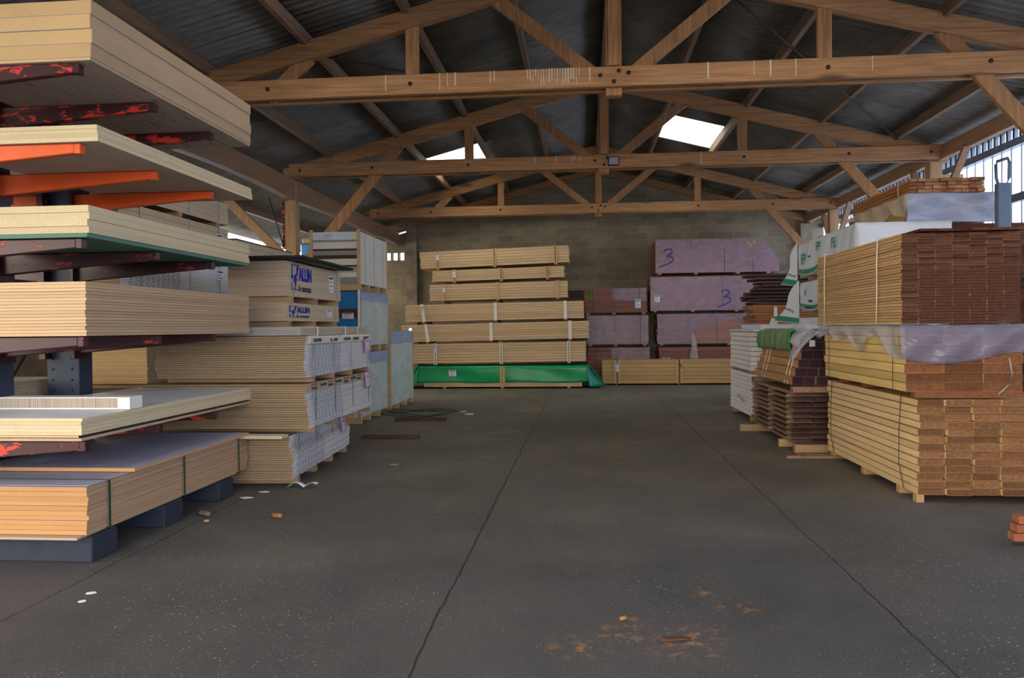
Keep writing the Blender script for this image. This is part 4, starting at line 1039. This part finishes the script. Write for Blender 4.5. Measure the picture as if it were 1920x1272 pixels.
def sack(u, v):
    y = -.72 + 1.75 * u; a = v
    if a < .35: x = -.455 - .02 * math.sin(a * 9); z = -.015 + .235 * a / .35
    elif a < .5: q = (a - .35) / .15; x = -.455 + .15 * q; z = .22 + .05 * math.sin(q * PI / 2)
    else: q = (a - .5) / .5; x = -.305 + .5 * q; z = .27 - .03 * q
    return (x + .008 * math.sin(y * 19), y, z + .008 * math.sin(y * 13 + v * 7))
mb = MB(); mb.grid(sack, 40, 20); mb.build('wrapping', 'green_sack', t, solid=.003)
for y0 in (-.80, .98):
    mb = MB(); mb.grid(lambda u, v: (lambda p: (p[0] - .012, y0 + .16 * u, p[2] + .006))(sack(.1, v)), 6, 20); mb.build('foil_edge', 'green_foil', t, solid=.003)
mb = MB().box(-.30, -.23, -1.062, -1.058, .05, .13).build('end_label', 'paper', t)

# white panel stacks
GW = 'white panel stacks'
for z0, n, q in ((0, 10, 'lower'), (.80, 8, 'upper')):
    t = thing('white_panel_stack', 'strapped stack of white panels beside the rough planks, the %s one of the two' % q, 'panels', (3.15, 14.15, z0), group=GW)
    bh = .10 if z0 == 0 else .05
    for yy in (-.78, .75): MB().box(-.39, .39, yy - .04, yy + .04, 0, bh).build('bearer', 'bearer_wood', t)
    H_ = (.80 if z0 == 0 else .70) - bh; th = H_ / n; src = None
    for i in range(n):
        loc = (R(-.006, .006), R(-.006, .006), bh + i * th)
        if src is None:
            src = MB().box(-.40, .40, -.9, .9, 0, th - .008).build('panel', 'white_paint', t, loc=loc, recenter=False, bevel=.004)
            lip = MB().box(-.41, -.40, -.90, .90, 0, .012).build('lip', 'white_paint', src, recenter=False)
        else:
            o = inst(src, t, loc); inst(lip, o, (0, 0, 0))
    if z0: paper_label(t, (-.605, .1, .2), .02, .02, '-x') if False else None
    else: MB().beam((-.422, -.45, .30), (-.422, .15, .36), .006, .05).build('blue_tape', 'strap_pale', t)
o = MB().box(2.72, 3.56, 12.9, 15.0, 1.502, 1.535).build('cover_panel', 'white_paint', bevel=.004); tag(o, 'wide white cover panel lying on the white panel stacks', 'panel')
for i in range(3):
    o = MB().box(2.90, 3.55, 13.2, 14.8, 1.537 + i * .028, 1.563 + i * .028).build('grey_panel', 'white_face', bevel=.003); tag(o, 'pale grey panel on the white cover panel, %s' % ['lowest', 'middle', 'topmost'][i], 'panel', 'grey panels on the cover panel')

# wrapped packages
def package(label, x0, x1, y0, y1, z0, z1, hang=.0, stripe=True):
    t = thing('wrapped_package', label, 'package', ((x0 + x1) / 2, (y0 + y1) / 2, z0), group='white wrapped packages')
    w = x1 - x0; d = y1 - y0; h = z1 - z0
    for b in (-d * .35, d * .35): MB().box(-w / 2 + .05, w / 2 - .05, b - .05, b + .05, 0, .06).build('bearer', 'bearer_wood', t)
    MB().box(-w / 2 + .01, w / 2 - .01, -d / 2 + .01, d / 2 - .01, .06, h - .012).build('timber_core', 'mdf_tan', t)
    mb = MB()
    def hood(u, v):     # wraps left side -> round the front; v from top to hem
        L = d + w; s = u * L
        if s < d: x = -w / 2; y = d / 2 - s; nx, ny = -1, 0
        else: x = -w / 2 + (s - d); y = -d / 2; nx, ny = 0, -1
        o = .006 + .014 * v * (1 + math.sin(s * 8 + z0 * 7)) + .006 * math.sin(s * 21 + v * 6)
        hem = .10 + .03 * math.sin(s * 4 + z0)
        return (x + nx * o, y + ny * o, h - (h - hem) * v)
    mb.grid(hood, 80, 10)
    mb.grid(lambda u, v: (-w / 2 + w * u, -d / 2 + d * v, h + .006 * math.sin(u * 9) * math.sin(v * 14)), 10, 20)
    wr = mb.build('wrapping', 'white_wrap', t, solid=.003)
    if stripe:
        mb = MB(); mb.grid(lambda u, v: (lambda p: (p[0] - .005 if u * (d + w) < d else p[0], p[1] - (.005 if u * (d + w) >= d else 0), p[2]))(hood(u, .82 + .14 * v)), 80, 2); mb.build('green_band', 'wrap_green', t)
    return t, w, d, h
J3 = package('white wrapped package with green lettering, lowest visible of its stack', 3.6, 4.78, 10.75, 13.5, 1.30, 1.72)
J2 = package('white wrapped package with loose torn flap, middle of its stack', 3.6, 4.78, 10.75, 13.4, 1.76, 2.30)
J1 = package('white wrapped package with green letters, topmost, under the dark plank', 3.6, 4.79, 10.70, 13.5, 2.33, 2.945)
for (t, w, d, h), spots in ((J3, ((.55, .16, 'FP', .24), (1.12, .16, 'E', .2))), (J2, ((.95, .36, 'B', .14), (.72, .22, 'Building', .06), (.9, .12, 'FP wood', .07))), (J1, ((1.12, .33, 'FP', .24), (.30, .46, 'FP', .20), (-.45, .44, 'FE', .20), (.72, .36, 'wood', .06)))):
    for yy, zz, s, sz in spots:
        if abs(yy) < d / 2: text_mesh(s, sz, 'logo_green' if len(s) < 3 else 'ink', 'printed_letters', t, (-w / 2 - .045, yy, zz - sz * .3), FACE_NX)
# hanging flaps at the far end
for (t, w, d, h), k, m in ((J1, 1, 'white_wrap'), (J2, 2, 'white_wrap')):
    def flap(u, v):
        return (-w / 2 - .02 - (.20 if k == 1 else .34) * v * u - .03 * math.sin(v * 7) * u, d / 2 + .02 + .25 * u * v + .05 * math.sin(v * 6) * u, h - (h + (.08 if k == 1 else .14)) * v + .05 * u)
    mb = MB(); mb.grid(flap, 10, 14); mb.build('loose_flap', m, t, solid=.003)
    mb = MB(); mb.grid(lambda u, v: (lambda p: (p[0] - .006, p[1] - .006, p[2]))(flap(u, .86 + .12 * v)), 10, 2); mb.build('green_band', 'wrap_green', t)
    text_mesh('wood' if k == 1 else 'Building', .055, 'ink', 'printed_letters', t, (-w / 2 - (.17 if k == 1 else .27), d / 2 + .06, .12), (PI / 2, .4, -.35))
MB().add([(-.45, .95, .02), (-.46, 1.3, .10), (-.46, 1.0, .34), (-.46, .85, .12)], [(0, 1, 2, 3)]).build('dark_tear', 'wrap_inside', J2[0], solid=.003)
for i in range(3):
    load('panel_pack', 'pale pack under the white wrapped packages, %s' % ordn[i], 'boards', (4.28, 12.1, i * .43), .9, 2.5, .43, 8, 1, 'y', PK, bearers=(-.9, .9), bh=.06, group='packs under the wrapped packages')

# film wrapped pack and thin planks at the top right
zz = 0
for i in range(4):
    load('timber_pack', 'brown timber pack in the rear right stack under the film-wrapped one, %s' % ordn[i], 'timber', (5.42, 12.2, zz), .95, 2.3, .737, 9, 1, 'y', ('deck_side', 'deck_end', 'deck_side'), bearers=(-.9, .9), bh=.06, group='packs in the rear right stack'); zz += .737
t = load('film_wrapped_pack', 'timber pack wrapped in shiny bluish plastic film, high up by the bright wall', 'timber', (4.92, 12.1, 2.96), 1.08, 2.2, .385, 4, 4, 'y', ('azobe_side', 'redwood_end', 'azobe_side'), jit=.005, gap=.04, bearers=(-.8, .8), bh=.05, part='plank')
def bag(u, v):
    x = -.58 + 1.22 * u; b = .02 * math.sin(x * 9 + v * 4) + .025 * math.sin(x * 4 - v * 7)
    return (x + (.05 * v if u > .5 else -.03 * v), -1.13 - .03 * v + b, .395 - .40 * v)
mb = MB(); mb.grid(bag, 40, 20); mb.build('film_front', 'bag_film', t, solid=.001)
mb = MB(); mb.grid(lambda u, v: (-.575 - .02 * math.sin(u * 25 + v * 3), -1.12 + 2.25 * u, .395 - (.37 - .15 * math.exp(-((u - .25) / .2) ** 2)) * v), 40, 10); mb.build('film_side', 'tan_film', t, solid=.001)
mb = MB(); mb.grid(lambda u, v: (-.575 + 1.2 * u, -1.12 + 2.25 * v, .392 + .006 * math.sin(u * 30)), 16, 20); mb.build('film_top', 'clear_film', t)
MB().box(-.60, -.585, .95, 1.12, .05, .30).build('blue_label', 'strap_blue', t)
t = load('thin_plank_pack', 'reddish pack of thin planks on top of the film-wrapped pack, touching the roof light', 'timber', (4.86, 12.1, 3.36), .95, 2.25, .20, 4, 10, 'y', ('redwood_side', 'redwood_end', 'redwood_side'), jit=.006, jlen=.03, gap=.14, bevel=.002, part='plank')
mb = MB(); mb.tube([(-.485, -.75, .0), (-.49, -.75, .11), (-.48, -.75, .215)], .006); mb.build('strap', 'strap_cord', t)

# steel stanchion with a loop
t = thing('steel_stanchion', 'tall blue-grey steel upright ending in an oval loop, in front of the bright wall', 'stanchion', (5.17, 10.2, 0))
MB().box(-.075, .075, -.05, .05, .012, 3.33).build('shaft', 'steel_grey', t, bevel=.006)
MB().box(-.15, .15, -.15, .15, 0, .012).build('base_plate', 'steel_grey', t)
mb = MB(); pts = [(-.05, 0, 3.31), (-.075, 0, 3.40), (-.08, 0, 3.56), (-.065, 0, 3.60), (.06, 0, 3.64), (.08, 0, 3.58), (.075, 0, 3.40), (.05, 0, 3.31)]
mb.tube(pts, .02, 8, closed=True); mb.build('loop', 'steel_grey', t)

# dark rough planks and orange planks beyond the white panels
t = load('hardwood_pack', 'pack of reddish planks on the floor under the orange ones, behind the white panels', 'timber', (4.5, 17.2, 0), 1.9, .9, .82, 9, 2, 'x', ME_, bearers=(-.7, .7), bh=.06, part='plank')
t = load('hardwood_pack', 'second pack of reddish planks, directly under the orange ones, behind the white panels', 'timber', (4.5, 17.2, .82), 1.9, .9, .76, 9, 2, 'x', ME_, bearers=(-.7, .7), bh=.06, part='plank')
t = load('orange_plank_pack', 'pack of bright orange-brown planks with a white tag, behind the white panels', 'timber', (4.45, 16.75, 1.60), 2.0, .9, .42, 8, 2, 'x', ('redwood_orange' if False else 'redwood_side', 'redwood_end', 'redwood_side'), jit=.01, jlen=.06, gap=.12, part='plank')
mb = MB(); mb.add([(-.66, -.48, .16), (-.55, -.48, .12), (-.52, -.48, .0), (-.60, -.48, -.06), (-.70, -.48, .03)], [(0, 1, 2, 3, 4)]); mb.add([(-.62, -.485, .18), (-.54, -.485, .18), (-.55, -.485, .38), (-.61, -.485, .38)], [(0, 1, 2, 3)]); mb.build('tag', 'tag_white', t, solid=.003)
t = thing('rough_dark_pile', 'ragged pile of blackish-brown planks of uneven length, on the orange planks', 'timber', (4.55, 16.8, 2.03))
rr = random.Random(4)
for r in range(9):
    for k in range(3):
        L = 1.0 + rr.uniform(-.02, .10) + .12 * (math.sin(r * .9)); x0 = -L - .0 + (.03 * r)
        o = MB().box(-L, .95, -.42 + k * .28, -.16 + k * .28, r * .072, r * .072 + .052).build('plank', 'dark_rough', t, bevel=.003)
        o.rotation_euler.y = rr.uniform(-.008, .008); o.rotation_euler.z = rr.uniform(-.02, .02)
mb = MB()
tag(MB().box(3.75, 4.7, 13.75, 13.87, 2.965, 2.99).build('x', 'dark_rough'), 'x', 'plank') if False else None
o = MB().beam((3.7, 12.6, 2.98), (4.5, 13.3, 2.98), .10, .03).build('loose_plank', 'rough_plank'); tag(o, 'weathered grey plank on top of the white wrapped package', 'plank')

# ------------------------------------------------------------------ floor bits
def dyn(name, mb, mat, label, cat, rz=0, **kw):
    o = mb.build(name, mat, None, **kw); o.rotation_euler.z = rz; return tag(o, label, cat)
dyn('floor_batten', MB().box(-3.28, -2.39, 13.3, 13.40, 0, .055), 'dark_timber', 'dark batten on the floor by the strap loops, the further of the two', 'batten', bevel=.003)
dyn('floor_batten', MB().box(-3.25, -2.40, 11.14, 11.22, 0, .05), 'dark_timber', 'dark batten on the floor beside the particleboard packs, the nearer of the two', 'batten', bevel=.003)
mb = MB()
for k in range(3):
    pts = [(-3.1 + (.55 + .08 * k) * math.cos(a) + .04 * k, 14.25 + (.42 + .05 * k) * math.sin(a), .02 + .035 * (1 + math.sin(a * 2 + k))) for a in [2 * PI * i / 28 for i in range(28)]]
    mb.tube(pts, .008, 6, closed=True)
dyn('strap_coil', mb, 'strap_green', 'loose loops of dark green strapping on the floor by the panel crates', 'strap')
def flat(x, y, w, d, mat, name, label, cat, rz=0, h=.004, n=7, dome=0):
    rr = random.Random(int(x * 100)); mb = MB()
    pts = [(math.cos(2 * PI * i / n) * w / 2 * rr.uniform(.75, 1.1), math.sin(2 * PI * i / n) * d / 2 * rr.uniform(.75, 1.1)) for i in range(n)]
    mb.prism(pts, 0, h, axis='z'); o = mb.build(name, mat, None, loc=(x, y, .001), recenter=False); o.rotation_euler.z = rz; tag(o, label, cat)
flat(-2.14, 14.4, .18, .28, 'paper', 'paper_scrap', 'bright white round scrap on the floor, the larger of the pair near the battens', 'paper', n=10)
flat(-2.32, 14.85, .14, .14, 'paper', 'paper_scrap', 'small white scrap on the floor, further than the large round one', 'paper')
flat(-3.23, 7.18, .14, .09, 'paper', 'paper_scrap', 'greyish paper scrap on the floor near the rack base', 'paper', n=4)
flat(-3.16, 7.45, .13, .07, 'paper', 'paper_scrap', 'white paper scrap beside the bottom particleboard pack', 'paper', n=4)
flat(-3.02, 4.50, .06, .05, 'paper', 'paper_scrap', 'white fleck on the floor in front of the rack, the right one', 'paper', .3)
flat(-2.98, 4.36, .05, .04, 'paper', 'paper_scrap', 'white fleck on the floor in front of the rack, the nearer one', 'paper', .9)
flat(-2.24, 9.02, .13, .07, 'worn_card', 'card_scrap', 'small tan scrap of card on the floor beyond the particleboard packs', 'paper')
def chunk(x, y, L, w, h, mat, label, rz, name='wood_chunk', cat='debris'):
    rr = random.Random(int(x * 77)); mb = MB()
    mb.tube([(-L / 2, 0, h / 2), (-L / 4, 0, h * .52), (L / 4, .005, h * .5), (L / 2, 0, h * .48)], [h * .38, h * .5, h * .48, h * .36], 7)
    mb.v = [(a, b * w / h + rr.uniform(-.004, .004), max(0, c + rr.uniform(-.004, .004))) for a, b, c in mb.v]
    o = mb.build(name, mat, None, loc=(x, y, 0), recenter=False); o.rotation_euler.z = rz; tag(o, label, cat)
chunk(-2.62, 6.42, .10, .05, .045, 'rust_chunk', 'rusty-brown chunk lying on the floor between rack and aisle', -.5)
chunk(-3.29, 6.47, .15, .06, .04, 'stone_chip', 'grey-brown splinter of wood on the floor by the rack base', -.6)
chunk(-3.16, 6.25, .04, .03, .02, 'ply', 'tiny yellow chip of wood beside the splinter by the rack base', .3)
chunk(.45, 4.0, .16, .03, .018, 'dark_timber', 'thin dark stick on the rust-stained floor', .12)
chunk(.20, 4.27, .04, .03, .02, 'rust_chunk', 'small orange crumb on the rust-stained floor', .1)
mb = MB(); mb.grid(lambda u, v: (-3.0 + .30 * u, 7.62 + .10 * v, .012 + .05 * abs(math.sin(u * 5.5)) * (1 - .2 * v)), 16, 3)
dyn('film_scrap', mb, 'paper', 'crumpled white strip of film at the foot of the bottom particleboard pack', 'scrap', solid=.002)
chunk(-4.4, 5.62, .5, .1, .06, 'stone_chip', 'grey offcut lying between the rack base beams', .1) if False else tag(MB().box(-3.9, -3.62, 5.62, 5.74, 0, .06).build('offcut', 'concrete_block_base', bevel=.004), 'grey offcut lying between the first two rack base beams', 'offcut')

# ------------------------------------------------------------------ light and camera
w = bpy.data.worlds.new('sky'); S.world = w; w.use_nodes = True; nt = w.node_tree; nt.nodes.clear()
def wn(t, ins=None, **kw):
    nd = nt.nodes.new(t)
    for k, v in kw.items(): setattr(nd, k, v)
    for k, v in (ins or {}).items():
        if isinstance(v, bpy.types.NodeSocket): nt.links.new(v, nd.inputs[k])
        else: nd.inputs[k].default_value = v
    return nd
tc = wn('ShaderNodeTexCoord').outputs['Generated']
dot = wn('ShaderNodeVectorMath', {0: tc, 1: (-.75, -.62, .1)}, operation='DOT_PRODUCT').outputs['Value']
rp = wn('ShaderNodeValToRGB', {0: dot}); cr = rp.color_ramp
cr.elements[0].position = .0; cr.elements[0].color = (.84, .94, 1.14, 1)
cr.elements[1].position = .95; cr.elements[1].color = (1.2, 1.02, .84, 1)
bg = wn('ShaderNodeBackground', {'Color': rp.outputs[0], 'Strength': 3.2}); ou = wn('ShaderNodeOutputWorld')
nt.links.new(bg.outputs[0], ou.inputs[0])
def portal(loc, rot, sx, sy):
    l = bpy.data.lights.new('portal', 'AREA'); l.shape = 'RECTANGLE'; l.size = sx; l.size_y = sy; l.cycles.is_portal = True
    o = bpy.data.objects.new('portal', l); COL.objects.link(o); o.location = loc; o.rotation_euler = rot
portal(((G0 + G1) / 2, YF - .25, GH / 2), (PI / 2, 0, 0), G1 - G0, GH)
portal((XL - .25, (SG0 + SG1) / 2, 2.0), (PI / 2, 0, -PI / 2), SG1 - SG0, 4.0)
cam = bpy.data.cameras.new('camera'); co = bpy.data.objects.new('camera', cam); COL.objects.link(co); S.camera = co
cam.sensor_width = 36; cam.lens = 1464 / 1920 * 36; cam.clip_end = 200; cam.clip_start = .05
yaw, pitch, roll = math.radians(5.276), math.radians(-.808), .010
f = Vector((-math.sin(yaw) * math.cos(pitch), math.cos(yaw) * math.cos(pitch), math.sin(pitch)))
r0 = Vector((math.cos(yaw), math.sin(yaw), 0)); u0 = r0.cross(f)
rv = r0 * math.cos(roll) - u0 * math.sin(roll); uv = r0 * math.sin(roll) + u0 * math.cos(roll)
co.matrix_world = Matrix(((rv.x, uv.x, -f.x, 0), (rv.y, uv.y, -f.y, 0), (rv.z, uv.z, -f.z, 1.6), (0, 0, 0, 1)))
S.view_settings.view_transform = 'Standard'; S.view_settings.look = 'None'; S.view_settings.gamma = 1; S.view_settings.use_curve_mapping = False
S.view_settings.exposure = 1.05
S.cycles.max_bounces = 10; S.cycles.diffuse_bounces = 6; S.cycles.transparent_max_bounces = 16; S.cycles.sample_clamp_indirect = 10
S.cycles.use_denoising = True
